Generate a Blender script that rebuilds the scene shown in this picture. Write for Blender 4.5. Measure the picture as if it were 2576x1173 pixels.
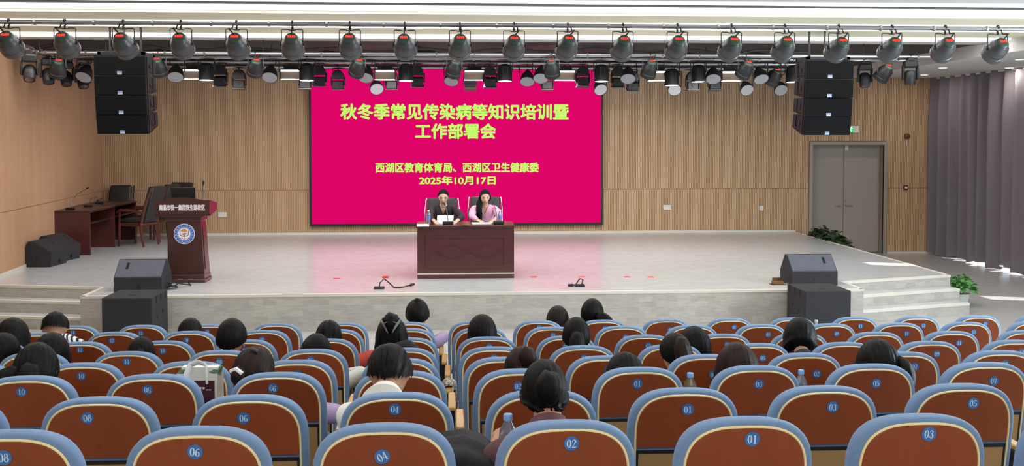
import bpy, bmesh, math, random
from mathutils import Vector, Matrix, Euler, noise
R = math.radians
sc = bpy.context.scene
col = sc.collection
for o in list(bpy.data.objects): bpy.data.objects.remove(o)

# ------------------------------------------------------------------ camera, world, sun, lamps, exposure
HCAM, FPX, PCX, PCY = 2.06, 2500.0, 1288.0, 438.0
YAW, PIT = R(3.5), R(2.2)
FW = Vector((math.sin(YAW)*math.cos(PIT), math.cos(YAW)*math.cos(PIT), -math.sin(PIT)))
RT = Vector((math.cos(YAW), -math.sin(YAW), 0)); UP = RT.cross(FW)
CAM = Vector((0, 0, HCAM))
cd = bpy.data.cameras.new('camera'); cam = bpy.data.objects.new('camera', cd); col.objects.link(cam)
cam.matrix_world = Matrix(((RT.x, UP.x, -FW.x, 0), (RT.y, UP.y, -FW.y, 0), (RT.z, UP.z, -FW.z, HCAM), (0, 0, 0, 1)))
cd.sensor_width = 36; cd.sensor_fit = 'HORIZONTAL'; cd.lens = FPX/2576*36
cd.shift_y = -(586.5-PCY)/2576
cd.clip_start = .05; cd.clip_end = 200
sc.camera = cam
sc.view_settings.view_transform = 'Standard'; sc.view_settings.look = 'None'
sc.view_settings.gamma = 1; sc.view_settings.use_curve_mapping = False
sc.view_settings.exposure = 0.0
sc.cycles.use_denoising = True
sc.cycles.max_bounces = 8; sc.cycles.diffuse_bounces = 4; sc.cycles.glossy_bounces = 3
sc.cycles.transmission_bounces = 4; sc.cycles.transparent_max_bounces = 8
sc.cycles.sample_clamp_indirect = 6.0
w = bpy.data.worlds.new('sky'); sc.world = w; w.use_nodes = True
bg = w.node_tree.nodes['Background']; bg.inputs[0].default_value = (.62, .78, 1, 1); bg.inputs[1].default_value = 1.6
sd = bpy.data.lights.new('sun', 'SUN'); sd.energy = 14; sd.angle = R(.5); sd.color = (1, .96, .9)
so = bpy.data.objects.new('sun', sd); col.objects.link(so); so.location = (16, 8, 8)
so.rotation_euler = Vector((-1, .33, -.75)).to_track_quat('-Z', 'Y').to_euler()

def area(name, loc, sx, sy, power, color=(1, .97, .93), rot=(0, 0, 0)):
    d = bpy.data.lights.new(name, 'AREA'); d.shape = 'RECTANGLE'; d.size = sx; d.size_y = sy
    d.energy = power; d.color = color
    o = bpy.data.objects.new(name, d); col.objects.link(o); o.location = loc; o.rotation_euler = rot
    return o
# added unseen ceiling lamps above and behind the audience, and an added lamp for assumed daylight from the right
CEIL_ROWS = (-2.2, 1.2, 4.6, 8.0)
for y in CEIL_ROWS: area('added_ceiling_lamp', (.6, y, 3.47), 12.5, .5, 130)
area('added_daylight_lamp', (10.25, 7.3, 1.5), 8.5, 2.9, 1500, (.78, .9, 1), (0, R(90), 0))  # added lamp in front of solid wall, no window here; assumed bluish daylight

# ------------------------------------------------------------------ projection helpers (pixel of the 2576x1173 photo -> point in the room)
def ray(x, y): return FW + RT*((x-PCX)/FPX) - UP*((y-PCY)/FPX)
def at(x, y, Y):
    r = ray(x, y); return CAM + r*(Y/r.y)
def on(x, y, z=0):
    r = ray(x, y); return CAM + r*((z-HCAM)/r.z)

# ------------------------------------------------------------------ materials
def s2l(c): return tuple(((v/255)/12.92 if v/255 <= .04045 else ((v/255+.055)/1.055)**2.4) for v in c) + (1,)
MATS = {}
def mat(name, rgb, rough=.5, metal=0, spec=.5, var=None, bump=None, emit=0, rand=0, coat=0, alpha=1, trans=0, sheen=0):
    """var=(scale xyz, amount, detail) colour variation; bump=(scale xyz, strength); rand = per-object value change"""
    m = bpy.data.materials.new(name); m.use_nodes = True; nt = m.node_tree; b = nt.nodes['Principled BSDF']
    c = s2l(rgb)
    b.inputs['Base Color'].default_value = c; b.inputs['Roughness'].default_value = rough; b.inputs['Metallic'].default_value = metal
    b.inputs['Specular IOR Level'].default_value = spec
    if coat: b.inputs['Coat Weight'].default_value = coat; b.inputs['Coat Roughness'].default_value = .15
    if sheen: b.inputs['Sheen Weight'].default_value = sheen
    if trans: b.inputs['Transmission Weight'].default_value = trans
    if emit:
        b.inputs['Emission Color'].default_value = c; b.inputs['Emission Strength'].default_value = emit; b.inputs['Base Color'].default_value = (0, 0, 0, 1)
    tc = None
    def coord(scale):
        nonlocal tc
        if tc is None: tc = nt.nodes.new('ShaderNodeTexCoord')
        mp = nt.nodes.new('ShaderNodeMapping'); mp.inputs['Scale'].default_value = scale
        nt.links.new(tc.outputs['Object'], mp.inputs['Vector']); return mp.outputs['Vector']
    last = None
    if var:
        n = nt.nodes.new('ShaderNodeTexNoise'); n.inputs['Scale'].default_value = 1; n.inputs['Detail'].default_value = var[2] if len(var) > 2 else 4
        nt.links.new(coord(var[0]), n.inputs['Vector'])
        r = nt.nodes.new('ShaderNodeMapRange'); r.inputs['From Min'].default_value = .25; r.inputs['From Max'].default_value = .75
        r.inputs['To Min'].default_value = 1-var[1]; r.inputs['To Max'].default_value = 1+var[1]
        nt.links.new(n.outputs['Fac'], r.inputs['Value']); last = r.outputs['Result']
    if rand:
        oi = nt.nodes.new('ShaderNodeObjectInfo'); r2 = nt.nodes.new('ShaderNodeMapRange')
        r2.inputs['To Min'].default_value = 1-rand; r2.inputs['To Max'].default_value = 1+rand
        nt.links.new(oi.outputs['Random'], r2.inputs['Value'])
        if last:
            mu = nt.nodes.new('ShaderNodeMath'); mu.operation = 'MULTIPLY'
            nt.links.new(last, mu.inputs[0]); nt.links.new(r2.outputs['Result'], mu.inputs[1]); last = mu.outputs[0]
        else: last = r2.outputs['Result']
    if last:
        vm = nt.nodes.new('ShaderNodeVectorMath'); vm.operation = 'SCALE'; vm.inputs[0].default_value = c[:3]
        nt.links.new(last, vm.inputs['Scale']); nt.links.new(vm.outputs[0], b.inputs['Base Color'])
    if bump:
        n = nt.nodes.new('ShaderNodeTexNoise'); n.inputs['Scale'].default_value = 1; n.inputs['Detail'].default_value = 3
        nt.links.new(coord(bump[0]), n.inputs['Vector'])
        bp = nt.nodes.new('ShaderNodeBump'); bp.inputs['Strength'].default_value = bump[1]; bp.inputs['Distance'].default_value = .01
        nt.links.new(n.outputs['Fac'], bp.inputs['Height']); nt.links.new(bp.outputs[0], b.inputs['Normal'])
    MATS[name] = m; return m

def floor_mat(name, base, u, v, blk, spec, rough, amt, bamt=None, nsc=(2.6, 26, 1)):
    """woven vinyl flooring: blocks of fine lines; u, v = which object axes run along and across the lines"""
    m = mat(name, base, rough, 0, spec); nt = m.node_tree; b = nt.nodes['Principled BSDF']
    tc = nt.nodes.new('ShaderNodeTexCoord'); sx = nt.nodes.new('ShaderNodeSeparateXYZ'); cx = nt.nodes.new('ShaderNodeCombineXYZ')
    nt.links.new(tc.outputs['Object'], sx.inputs[0]); nt.links.new(sx.outputs[u], cx.inputs[0]); nt.links.new(sx.outputs[v], cx.inputs[1])
    br = nt.nodes.new('ShaderNodeTexBrick'); ba = amt if bamt is None else bamt; br.inputs['Color1'].default_value = (1-ba, 1-ba, 1-ba, 1); br.inputs['Color2'].default_value = (1+ba, 1+ba, 1+ba, 1)
    br.inputs['Mortar'].default_value = (1, 1, 1, 1); br.inputs['Mortar Size'].default_value = 0; br.inputs['Scale'].default_value = 1
    br.inputs['Brick Width'].default_value = blk[0]; br.inputs['Row Height'].default_value = blk[1]; br.offset = .37
    nt.links.new(cx.outputs[0], br.inputs['Vector'])
    mp = nt.nodes.new('ShaderNodeMapping'); mp.inputs['Scale'].default_value = nsc; nt.links.new(cx.outputs[0], mp.inputs['Vector'])
    n = nt.nodes.new('ShaderNodeTexNoise'); n.inputs['Scale'].default_value = 1; n.inputs['Detail'].default_value = 5; n.inputs['Roughness'].default_value = .65
    nt.links.new(mp.outputs[0], n.inputs['Vector'])
    r = nt.nodes.new('ShaderNodeMapRange'); r.inputs['From Min'].default_value = .3; r.inputs['From Max'].default_value = .7
    r.inputs['To Min'].default_value = 1-amt*1.1; r.inputs['To Max'].default_value = 1+amt*1.1; nt.links.new(n.outputs['Fac'], r.inputs['Value'])
    v1 = nt.nodes.new('ShaderNodeVectorMath'); v1.operation = 'SCALE'; nt.links.new(br.outputs['Color'], v1.inputs[0]); nt.links.new(r.outputs['Result'], v1.inputs['Scale'])
    v2 = nt.nodes.new('ShaderNodeVectorMath'); v2.operation = 'MULTIPLY'; v2.inputs[1].default_value = s2l(base)[:3]
    nt.links.new(v1.outputs[0], v2.inputs[0]); nt.links.new(v2.outputs[0], b.inputs['Base Color'])
    bp = nt.nodes.new('ShaderNodeBump'); bp.inputs['Strength'].default_value = .16; bp.inputs['Distance'].default_value = .004
    nt.links.new(n.outputs['Fac'], bp.inputs['Height']); nt.links.new(bp.outputs[0], b.inputs['Normal'])
    return m

floor_mat('stage_vinyl', (192, 196, 199), 0, 1, (.5, .16), .55, .2, .12, .03, (5.5, 24, 1))
floor_mat('riser_vinyl', (178, 174, 165), 0, 2, (.17, .07), .2, .6, .13, .09, (7, 55, 1))
floor_mat('hall_vinyl', (176, 174, 172), 0, 1, (.5, .16), .45, .22, .07, .03, (5.5, 24, 1))
mat('nosing', (214, 209, 196), .5)
mat('slat_wood', (198, 165, 128), .55, var=((18, 18, .7), .09))
mat('slat_wood_left', (190, 150, 118), .55, var=((5, 5, .5), .07))
mat('slat_backing', (150, 120, 90), .8)
mat('groove', (86, 62, 44), .8)
mat('white_paint', (214, 214, 212), .8, var=((.7, .7, .7), .02))
mat('ceiling_beige', (244, 240, 212), .8, var=((.25, 3, 1), .03))
mat('ceiling_grey', (84, 90, 97), .7)  # near board's shade and daylight tint are put into this grey
mat('ceiling_dark', (52, 50, 52), .6, var=((.6, 2, 1), .2))
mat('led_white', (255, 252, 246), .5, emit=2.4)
mat('recess_glow', (255, 253, 247), .5, emit=1.25)  # glow stands in for cove light on the ceiling recesses
mat('down_lens', (255, 250, 240), .5, emit=4)
mat('black_frame', (22, 20, 22), .5)
mat('screen_red', (222, 4, 104), .6, emit=1.0, spec=.0)
mat('screen_text', (196, 252, 112), .6, emit=1.0, spec=.1)
mat('screen_text_edge', (206, 222, 70), .6, emit=1.0, spec=.1)
mat('door_paint', (156, 148, 140), .5)
mat('door_frame', (156, 148, 138), .5)
mat('door_reveal', (146, 132, 122), .6)
mat('steel', (170, 168, 165), .3, 1)
mat('chrome', (205, 205, 208), .15, 1)
mat('dark_steel', (60, 60, 64), .4, .8)
mat('pipe_steel', (168, 166, 170), .3, .9)
mat('plastic_white', (226, 224, 218), .5)
mat('curtain', (118, 111, 118), .9, var=((2, 2, .2), .06), bump=((300, 300, 300), .1))
mat('mahogany', (76, 37, 35), .32, coat=.3, var=((2.5, 2.5, 30), .12))
mat('mahogany_dark', (58, 33, 30), .35, coat=.25, var=((2.5, 2.5, 30), .12))
mat('lectern_wood', (66, 38, 33), .3, coat=.4, var=((2.5, 2.5, 18), .12))
mat('chair_wood', (84, 38, 28), .35, coat=.3, var=((30, 30, 4), .15))
mat('leather', (40, 42, 44), .42, bump=((90, 90, 90), .15))
mat('speaker_black', (22, 22, 25), .75, spec=.3, bump=((260, 260, 260), .25))
mat('grille_black', (16, 16, 19), .85, spec=.2, bump=((420, 420, 420), .3))
mat('grille_blue', (74, 78, 92), .6, bump=((320, 320, 320), .3), var=((14, 14, 14), .1))
mat('monitor_grey', (44, 44, 48), .75, spec=.35, bump=((260, 260, 260), .25))
mat('hole_black', (8, 8, 9), .9)
mat('badge', (190, 205, 230), .4); mat('badge_blue', (48, 84, 160), .4)
mat('fixture_black', (40, 40, 43), .45, .2)
mat('fixture_grey', (92, 92, 94), .38, .55)
mat('cap_green', (64, 84, 72), .4, .3)
mat('red_led', (255, 40, 26), .5, emit=3.0)
mat('lens_disc', (158, 158, 164), .5, var=((160, 160, 160), .35, 1))
mat('lens_lit', (255, 250, 250), .5, emit=3)
mat('reflector', (150, 132, 118), .4, .4)
mat('flap_pink', (206, 176, 178), .5)
mat('cable', (26, 26, 24), .6)
mat('seat_wood', (142, 68, 31), .42, spec=.3, coat=.05, var=((26, 26, 2.2), .10), rand=.10)
mat('seat_cloth', (114, 144, 180), .85, bump=((380, 380, 380), .2), var=((9, 9, 9), .05), rand=.03, sheen=.1)
mat('piping', (246, 226, 168), .5)
mat('seat_ply', (176, 136, 84), .5, var=((4, 60, 4), .08))
mat('arm_wood', (196, 150, 74), .3, coat=.25, var=((50, 5, 5), .10))
mat('seat_steel', (34, 33, 36), .5, .3)
mat('plate_blue', (58, 116, 184), .5)
mat('digit_white', (206, 230, 246), .5)
mat('skin', (186, 138, 110), .6, spec=.3); mat('skin_light', (222, 182, 158), .55)
mat('hair_black', (12, 10, 10), .5, spec=.14, bump=((70, 70, 5), .5), var=((60, 60, 4), .45))
mat('hair_brown', (34, 20, 17), .5, spec=.16, bump=((70, 70, 5), .5), var=((60, 60, 4), .45))
for n, c in dict(cloth_black=(36, 34, 38), cloth_white=(226, 226, 216), cloth_maroon=(98, 66, 70), cloth_lavender=(168, 146, 182), cloth_red=(176, 62, 44),
                 cloth_pink=(232, 176, 208), cloth_navy=(44, 46, 58), cloth_grey=(128, 124, 128), cloth_blouse=(50, 40, 44), denim=(58, 62, 78), cloth_olive=(96, 94, 78)).items():
    mat(n, c, .9, bump=((120, 120, 120), .2))
mat('paper', (236, 236, 232), .7); mat('bag_paper', (222, 224, 206), .7); mat('bag_green', (40, 84, 52), .7); mat('bag_maroon', (74, 18, 34), .6)
mat('lip', (168, 84, 80), .5); mat('eye_dark', (34, 24, 22), .4); mat('bottle_clear', (210, 222, 236), .08, trans=.85, spec=.5)
mat('bottle_tea', (178, 158, 128), .1, trans=.7); mat('cap_blue', (128, 176, 228), .45); mat('label_blue', (96, 128, 206), .5)
mat('leaf', (72, 136, 60), .45, rand=.3); mat('leaf_dark', (38, 62, 34), .45, rand=.3)
mat('exit_green', (24, 214, 96), .5, emit=1.0); mat('exit_white', (236, 255, 240), .5, emit=1.2)
mat('alarm_red', (108, 40, 30), .45); mat('tape_red', (214, 40, 44), .6); mat('brass', (112, 78, 48), .45, .4); mat('pot', (224, 224, 218), .5)
mat('emblem_blue', (62, 96, 176), .5); mat('emblem_light', (150, 176, 222), .5); mat('emblem_white', (236, 236, 240), .5); mat('emblem_gold', (206, 140, 60), .5); mat('emblem_brown', (120, 66, 58), .5)
mat('mask_white', (232, 232, 232), .8); mat('silver_text', (232, 222, 226), .4)
def stripe_mat():
    m = mat('cloth_striped', (230, 228, 222), .9); nt = m.node_tree; b = nt.nodes['Principled BSDF']
    tc = nt.nodes.new('ShaderNodeTexCoord'); wv = nt.nodes.new('ShaderNodeTexWave'); wv.inputs['Scale'].default_value = 14; wv.bands_direction = 'X'
    mp = nt.nodes.new('ShaderNodeMapping'); mp.inputs['Rotation'].default_value = (0, R(14), 0)
    nt.links.new(tc.outputs['Object'], mp.inputs[0]); nt.links.new(mp.outputs[0], wv.inputs['Vector'])
    cr = nt.nodes.new('ShaderNodeValToRGB'); cr.color_ramp.interpolation = 'CONSTANT'
    cr.color_ramp.elements[0].color = s2l((232, 230, 224)); cr.color_ramp.elements[1].color = s2l((40, 40, 48)); cr.color_ramp.elements[1].position = .55
    nt.links.new(wv.outputs['Fac'], cr.inputs[0]); nt.links.new(cr.outputs[0], b.inputs['Base Color'])
stripe_mat()
def leopard_mat():
    m = mat('leopard_print', (196, 184, 170), .9); nt = m.node_tree; b = nt.nodes['Principled BSDF']
    tc = nt.nodes.new('ShaderNodeTexCoord'); vo = nt.nodes.new('ShaderNodeTexVoronoi'); vo.inputs['Scale'].default_value = 70
    nt.links.new(tc.outputs['Object'], vo.inputs['Vector'])
    cr = nt.nodes.new('ShaderNodeValToRGB'); cr.color_ramp.interpolation = 'CONSTANT'
    cr.color_ramp.elements[0].color = s2l((30, 26, 26)); cr.color_ramp.elements[1].color = s2l((196, 184, 170)); cr.color_ramp.elements[1].position = .38
    nt.links.new(vo.outputs['Distance'], cr.inputs[0]); nt.links.new(cr.outputs[0], b.inputs['Base Color'])
leopard_mat()
def glass_mat():
    m = bpy.data.materials.new('window_glass'); m.use_nodes = True; nt = m.node_tree; nt.nodes.clear()
    o = nt.nodes.new('ShaderNodeOutputMaterial'); mx = nt.nodes.new('ShaderNodeMixShader'); t = nt.nodes.new('ShaderNodeBsdfTransparent'); g = nt.nodes.new('ShaderNodeBsdfGlossy')
    g.inputs['Roughness'].default_value = .02; mx.inputs[0].default_value = .06
    nt.links.new(t.outputs[0], mx.inputs[1]); nt.links.new(g.outputs[0], mx.inputs[2]); nt.links.new(mx.outputs[0], o.inputs[0]); MATS['window_glass'] = m
glass_mat()

# ------------------------------------------------------------------ mesh helpers
def shade(me, angle=38):
    me.polygons.foreach_set('use_smooth', [True]*len(me.polygons)); me.set_sharp_from_angle(angle=R(angle)); me.update()
class MB:
    def __init__(s): s.v = []; s.f = []; s.mi = []; s.cur = 0
    def add(s, vs, fs, M=None):
        b = len(s.v)
        s.v += [tuple(M @ Vector(p)) if M is not None else tuple(p) for p in vs]
        s.f += [tuple(b+i for i in f) for f in fs]; s.mi += [s.cur]*len(fs); return s
    def box(s, x0, x1, y0, y1, z0, z1, M=None):
        return s.add([(x0, y0, z0), (x1, y0, z0), (x1, y1, z0), (x0, y1, z0), (x0, y0, z1), (x1, y0, z1), (x1, y1, z1), (x0, y1, z1)],
                     [(0, 3, 2, 1), (4, 5, 6, 7), (0, 1, 5, 4), (1, 2, 6, 5), (2, 3, 7, 6), (3, 0, 4, 7)], M)
    def rbox(s, x0, x1, y0, y1, z0, z1, b=.01, M=None, seg=1):
        bm = bmesh.new(); bmesh.ops.create_cube(bm, size=1)
        for v in bm.verts: v.co = Vector(((x0+x1)/2+v.co.x*(x1-x0), (y0+y1)/2+v.co.y*(y1-y0), (z0+z1)/2+v.co.z*(z1-z0)))
        bmesh.ops.bevel(bm, geom=bm.edges[:], offset=b, segments=seg, affect='EDGES', profile=.5)
        return s.bm(bm, M)
    def bm(s, bm, M=None):
        bm.verts.index_update(); s.add([v.co[:] for v in bm.verts], [[v.index for v in f.verts] for f in bm.faces], M); bm.free(); return s
    def mesh(s, me, M=None): return s.add([v.co[:] for v in me.vertices], [tuple(p.vertices) for p in me.polygons], M)
    def tube(s, pts, r, n=8, M=None, jit=0, flat=1.0):
        pts = [Vector(p) for p in pts]; vs = []; fs = []; a = None
        for i, p in enumerate(pts):
            t = (pts[min(i+1, len(pts)-1)]-pts[max(i-1, 0)]).normalized()
            if a is None:
                a = t.orthogonal().normalized()
            a = (a-t*a.dot(t)); a = a.normalized() if a.length > 1e-6 else t.orthogonal().normalized()
            b = t.cross(a); rr = r[i] if isinstance(r, (list, tuple)) else r
            for k in range(n):
                th = 2*math.pi*k/n; q = rr*(1+jit*math.sin(k*2.4+i*.15))
                vs.append(p+a*math.cos(th)*q+b*math.sin(th)*q*flat)
        for i in range(len(pts)-1):
            for k in range(n): fs.append((i*n+k, i*n+(k+1) % n, (i+1)*n+(k+1) % n, (i+1)*n+k))
        fs.append(tuple(range(n-1, -1, -1))); fs.append(tuple((len(pts)-1)*n+k for k in range(n)))
        return s.add(vs, fs, M)
    def cyl(s, p0, p1, r, n=16, r1=None, M=None): return s.tube([p0, p1], [r, r if r1 is None else r1], n, M)
    def lathe(s, prof, n=20, M=None):
        vs = []; fs = []
        for r, z in prof:
            for k in range(n): vs.append((r*math.cos(2*math.pi*k/n), r*math.sin(2*math.pi*k/n), z))
        for i in range(len(prof)-1):
            for k in range(n): fs.append((i*n+k, i*n+(k+1) % n, (i+1)*n+(k+1) % n, (i+1)*n+k))
        fs.append(tuple(range(n-1, -1, -1))); fs.append(tuple((len(prof)-1)*n+k for k in range(n)))
        return s.add(vs, fs, M)
    def prism(s, poly, a0, a1, axis='y', M=None):
        n = len(poly); f = {'y': lambda p, a: (p[0], a, p[1]), 'x': lambda p, a: (a, p[0], p[1]), 'z': lambda p, a: (p[0], p[1], a)}[axis]
        vs = [f(p, a0) for p in poly]+[f(p, a1) for p in poly]
        fs = [tuple(range(n)), tuple(range(2*n-1, n-1, -1))]+[(i, n+i, n+(i+1) % n, (i+1) % n) for i in range(n)]
        bm = bmesh.new(); bv = [bm.verts.new(v) for v in vs]
        for q in fs: bm.faces.new([bv[i] for i in q])
        bmesh.ops.recalc_face_normals(bm, faces=bm.faces[:]); return s.bm(bm, M)
    def sphere(s, c, r, nu=16, nv=10, M=None, fn=None):
        vs = []; fs = []; rx, ry, rz = r if isinstance(r, (tuple, list)) else (r, r, r)
        for i in range(nv+1):
            ph = math.pi*i/nv
            for k in range(nu):
                th = 2*math.pi*k/nu; d = Vector((math.sin(ph)*math.cos(th), math.sin(ph)*math.sin(th), math.cos(ph)))
                p = Vector((d.x*rx, d.y*ry, d.z*rz))
                if fn: p = fn(d, p)
                vs.append(Vector(c)+p)
        for i in range(nv):
            for k in range(nu): fs.append((i*nu+k, (i+1)*nu+k, (i+1)*nu+(k+1) % nu, i*nu+(k+1) % nu))
        return s.add(vs, fs, M)
    def data(s, name, mats, smooth=38, merge=True):
        me = bpy.data.meshes.new(name); me.from_pydata(s.v, [], s.f)
        for m in (mats if isinstance(mats, (list, tuple)) else [mats]): me.materials.append(MATS[m])
        me.polygons.foreach_set('material_index', s.mi)
        if merge:
            bm = bmesh.new(); bm.from_mesh(me); bmesh.ops.remove_doubles(bm, verts=bm.verts[:], dist=1e-5)
            bm.to_mesh(me); bm.free()
        if smooth: shade(me, smooth)
        return me
    def build(s, name, mats, parent=None, loc=None, rot=None, smooth=38, merge=True):
        return put(name, s.data(name, mats, smooth, merge), parent, loc, rot)
def put(name, me, parent=None, loc=None, rot=None):
    o = bpy.data.objects.new(name, me); col.objects.link(o); o.parent = parent
    if loc is not None: o.location = loc
    if rot is not None: o.rotation_euler = rot
    return o
def tag(o, label, cat, group=None):
    o['label'] = label; o['category'] = cat
    if group: o['group'] = group
    return o
def thing(name, label, cat, loc=(0, 0, 0), rz=0, group=None):
    o = bpy.data.objects.new(name, None); o.empty_display_size = .1; col.objects.link(o); o.location = loc; o.rotation_euler = (0, 0, rz)
    return tag(o, label, cat, group)
def struct(o): o['kind'] = 'structure'; return o
def stuff(o): o['kind'] = 'stuff'; return o
def text_mesh(s, offset=.0):
    c = bpy.data.curves.new('t', 'FONT'); c.body = s; c.size = 1; c.offset = offset; c.resolution_u = 3
    o = bpy.data.objects.new('t', c); col.objects.link(o)
    dg = bpy.context.evaluated_depsgraph_get(); me = bpy.data.meshes.new_from_object(o.evaluated_get(dg))
    bpy.data.objects.remove(o); bpy.data.curves.remove(c); return me
def text_fit(name, s, x0, x1, z0, z1, y, m, parent=None, bold=.02, keep=True):
    """flat bold lettering in the plane y, facing -y, fitted to the box; the strokes are thickened by overlaid shifted copies"""
    me = text_mesh(s); k = MB()
    for i in range(9):
        dx, dy = (0, 0) if i == 8 else (bold*math.cos(i*math.pi/4), bold*math.sin(i*math.pi/4))
        k.mesh(me, Matrix.Translation((dx, dy, i*1e-4)))
    bpy.data.meshes.remove(me); me = bpy.data.meshes.new(name); me.from_pydata(k.v, [], k.f)
    xs = [v.co.x for v in me.vertices]; ys = [v.co.y for v in me.vertices]
    a, b, c, d = min(xs), max(xs), min(ys), max(ys)
    for v in me.vertices: v.co = Vector((x0+(v.co.x-a)/(b-a)*(x1-x0), y-v.co.z, z0+(v.co.y-c)/(d-c)*(z1-z0)))
    me.materials.clear(); me.materials.append(MATS[m]); me.name = name
    return put(name, me, parent)
ORD = ['first', 'second', 'third', 'fourth', 'fifth', 'sixth', 'seventh', 'eighth', 'ninth', 'tenth', 'eleventh', 'twelfth', 'thirteenth', 'fourteenth', 'fifteenth', 'sixteenth', 'seventeenth', 'eighteenth', 'nineteenth', 'twentieth']
# ================================================================== THE ROOM
ZF = -.48                                            # hall floor; the stage floor is z = 0
YB = 20.85                                           # face of the back wall slats
ROWY = [3.12+.815*k for k in range(8)]
ROWZ = [1.145, 1.033, .928, .804, .690, .590, .50, .40]   # top of the seat backs
ROWX = [-.215, -.22, -.25, -.29, -.31, -.32, -.35, -.385]
SEATH = .88
def tierz(k): return ROWZ[k]-SEATH
# floors
struct(MB().box(-7.0, 10.9, 9.3, 21.1, ZF-.1, ZF).build('floor', 'hall_vinyl', smooth=0))
for k in range(7):
    y1 = ROWY[k]+.715; y0 = y1-.815
    struct(MB().box(-6.6, 10.4, y0, y1, ZF-.1, tierz(k)).build('floor_tier', 'hall_vinyl', smooth=0))
struct(MB().box(-6.6, 10.4, ROWY[7]-.1, 9.3, ZF-.1, ZF).build('floor_tier', 'hall_vinyl', smooth=0))
struct(MB().box(-6.6, 10.4, -4, ROWY[0]-.1, ZF-.1, .42).build('floor_tier', 'hall_vinyl', smooth=0))
# stage platform with angled wings, and its steps
XL, XR = -4.75, 5.53
st = [(XL, 12.98), (XR, 12.98), (XR, 13.65), (7.36, 14.2), (7.36, 20.9), (-7.2, 20.9), (-6.62, 14.13), (XL, 13.75)]
def slab(name, poly, z0, z1, top, side):
    o = MB().prism(poly, z0, z1, 'z').build(name, [side, top], smooth=0)
    for p in o.data.polygons: p.material_index = 1 if p.normal.z > .9 else 0
    return struct(o)
stage = slab('stage_floor', st, ZF, 0, 'stage_vinyl', 'riser_vinyl')
for k in (1, 2):
    slab('stage_step', [(XR, 13.65-.28*k), (7.36, 14.2-.28*k), (7.36, 14.2), (XR, 13.65)], ZF, -.16*k, 'stage_vinyl', 'riser_vinyl')
    slab('stage_step', [(-6.62, 14.13-.28*k), (XL, 13.75-.28*k), (XL, 13.75), (-6.62, 14.13)], ZF, -.16*k, 'stage_vinyl', 'riser_vinyl')
nt_ = 0
def nosing(p, q, z, wid=.05, h=.03):
    global nt_; nt_ += 1
    p = Vector((p[0], p[1], 0)); q = Vector((q[0], q[1], 0)); d = (q-p).normalized(); n = Vector((d.y, -d.x, 0))
    vs = [p+n*.006, q+n*.006, q-n*wid, p-n*wid]
    struct(MB().prism([(v.x, v.y) for v in vs], z-h, z+.004, 'z').build('trim_%d' % nt_, 'nosing', smooth=0))
nosing((XL, 12.98), (XR, 12.98), 0)
nosing((XR, 12.98), (XR, 13.65), 0); nosing((XL, 13.75), (XL, 12.98), 0)
nosing((7.36, 14.2), (7.36, 20.85), 0)
for k in (0, 1, 2):
    nosing((XR, 13.65-.28*k), (7.36, 14.2-.28*k), -.16*k); nosing((-6.62, 14.13-.28*k), (XL, 13.75-.28*k), -.16*k)
# back wall with a double door
DX0, DX1, DZ = at(2035, 500, YB).x, at(2229.5, 500, YB).x, at(2130, 357, YB).z
wb = MB()
wb.box(-7.4, DX0+.03, YB+.02, YB+.25, ZF, 3.62); wb.box(DX1-.03, 10.9, YB+.02, YB+.25, ZF, 3.62); wb.box(DX0+.03, DX1-.03, YB+.02, YB+.25, DZ-.03, 3.62)
wall_back = struct(wb.build('wall_back', 'slat_backing', smooth=0))
ZG = at(600, 479, YB).z
def slat_run(mb, p, q, z0, z1, width, depth, pitch=.0353, skip=None):
    """thin vertical slats on a wall that runs from p to q; the room is on the left of p->q"""
    p = Vector((p[0], p[1], 0)); q = Vector((q[0], q[1], 0)); L = (q-p).length; d = (q-p)/L; n = Vector((-d.y, d.x, 0))
    for i in range(int(L/pitch+.98)):
        a = p+d*(i*pitch); b = a+d*width
        if skip and skip(a.x): continue
        c = [a, b, b+n*depth, a+n*depth]
        vs = [(v.x, v.y, z0) for v in c]+[(v.x, v.y, z1) for v in c]
        mb.add(vs, [(1, 5, 6, 2), (2, 6, 7, 3), (3, 7, 4, 0), (4, 7, 6, 5), (0, 1, 2, 3)])
indoor = lambda x: DX0+.01 < x < DX1+.01
behind = lambda x: -2.85 < x < 3.12
sl = MB(); by = YB+.02
slat_run(sl, (7.345, by), (-7.12, by), .055, .165, .025, .011, skip=lambda x: not behind(x))
slat_run(sl, (7.345, by), (-7.12, by), .055, ZG-.007, .025, .011, skip=behind)
slat_run(sl, (10.5, by), (7.36, by), ZF+.05, ZG-.007, .025, .011, skip=indoor)
slat_run(sl, (10.5, by), (-7.12, by), ZG+.007, DZ+.02, .025, .011, skip=lambda x: behind(x) or indoor(x))
slat_run(sl, (10.5, by), (-7.12, by), DZ+.02, 3.5, .025, .011, skip=behind)
stuff(sl.build('slat', 'slat_wood', wall_back, smooth=0, merge=False))
struct(MB().box(-7.12, 7.36, YB-.03, YB+.02, 0, .05).build('baseboard_back', 'nosing', smooth=0))
struct(MB().box(DX1+.02, 10.5, YB-.03, YB+.02, ZF, ZF+.045).build('baseboard_back_right', 'nosing', smooth=0))
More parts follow.
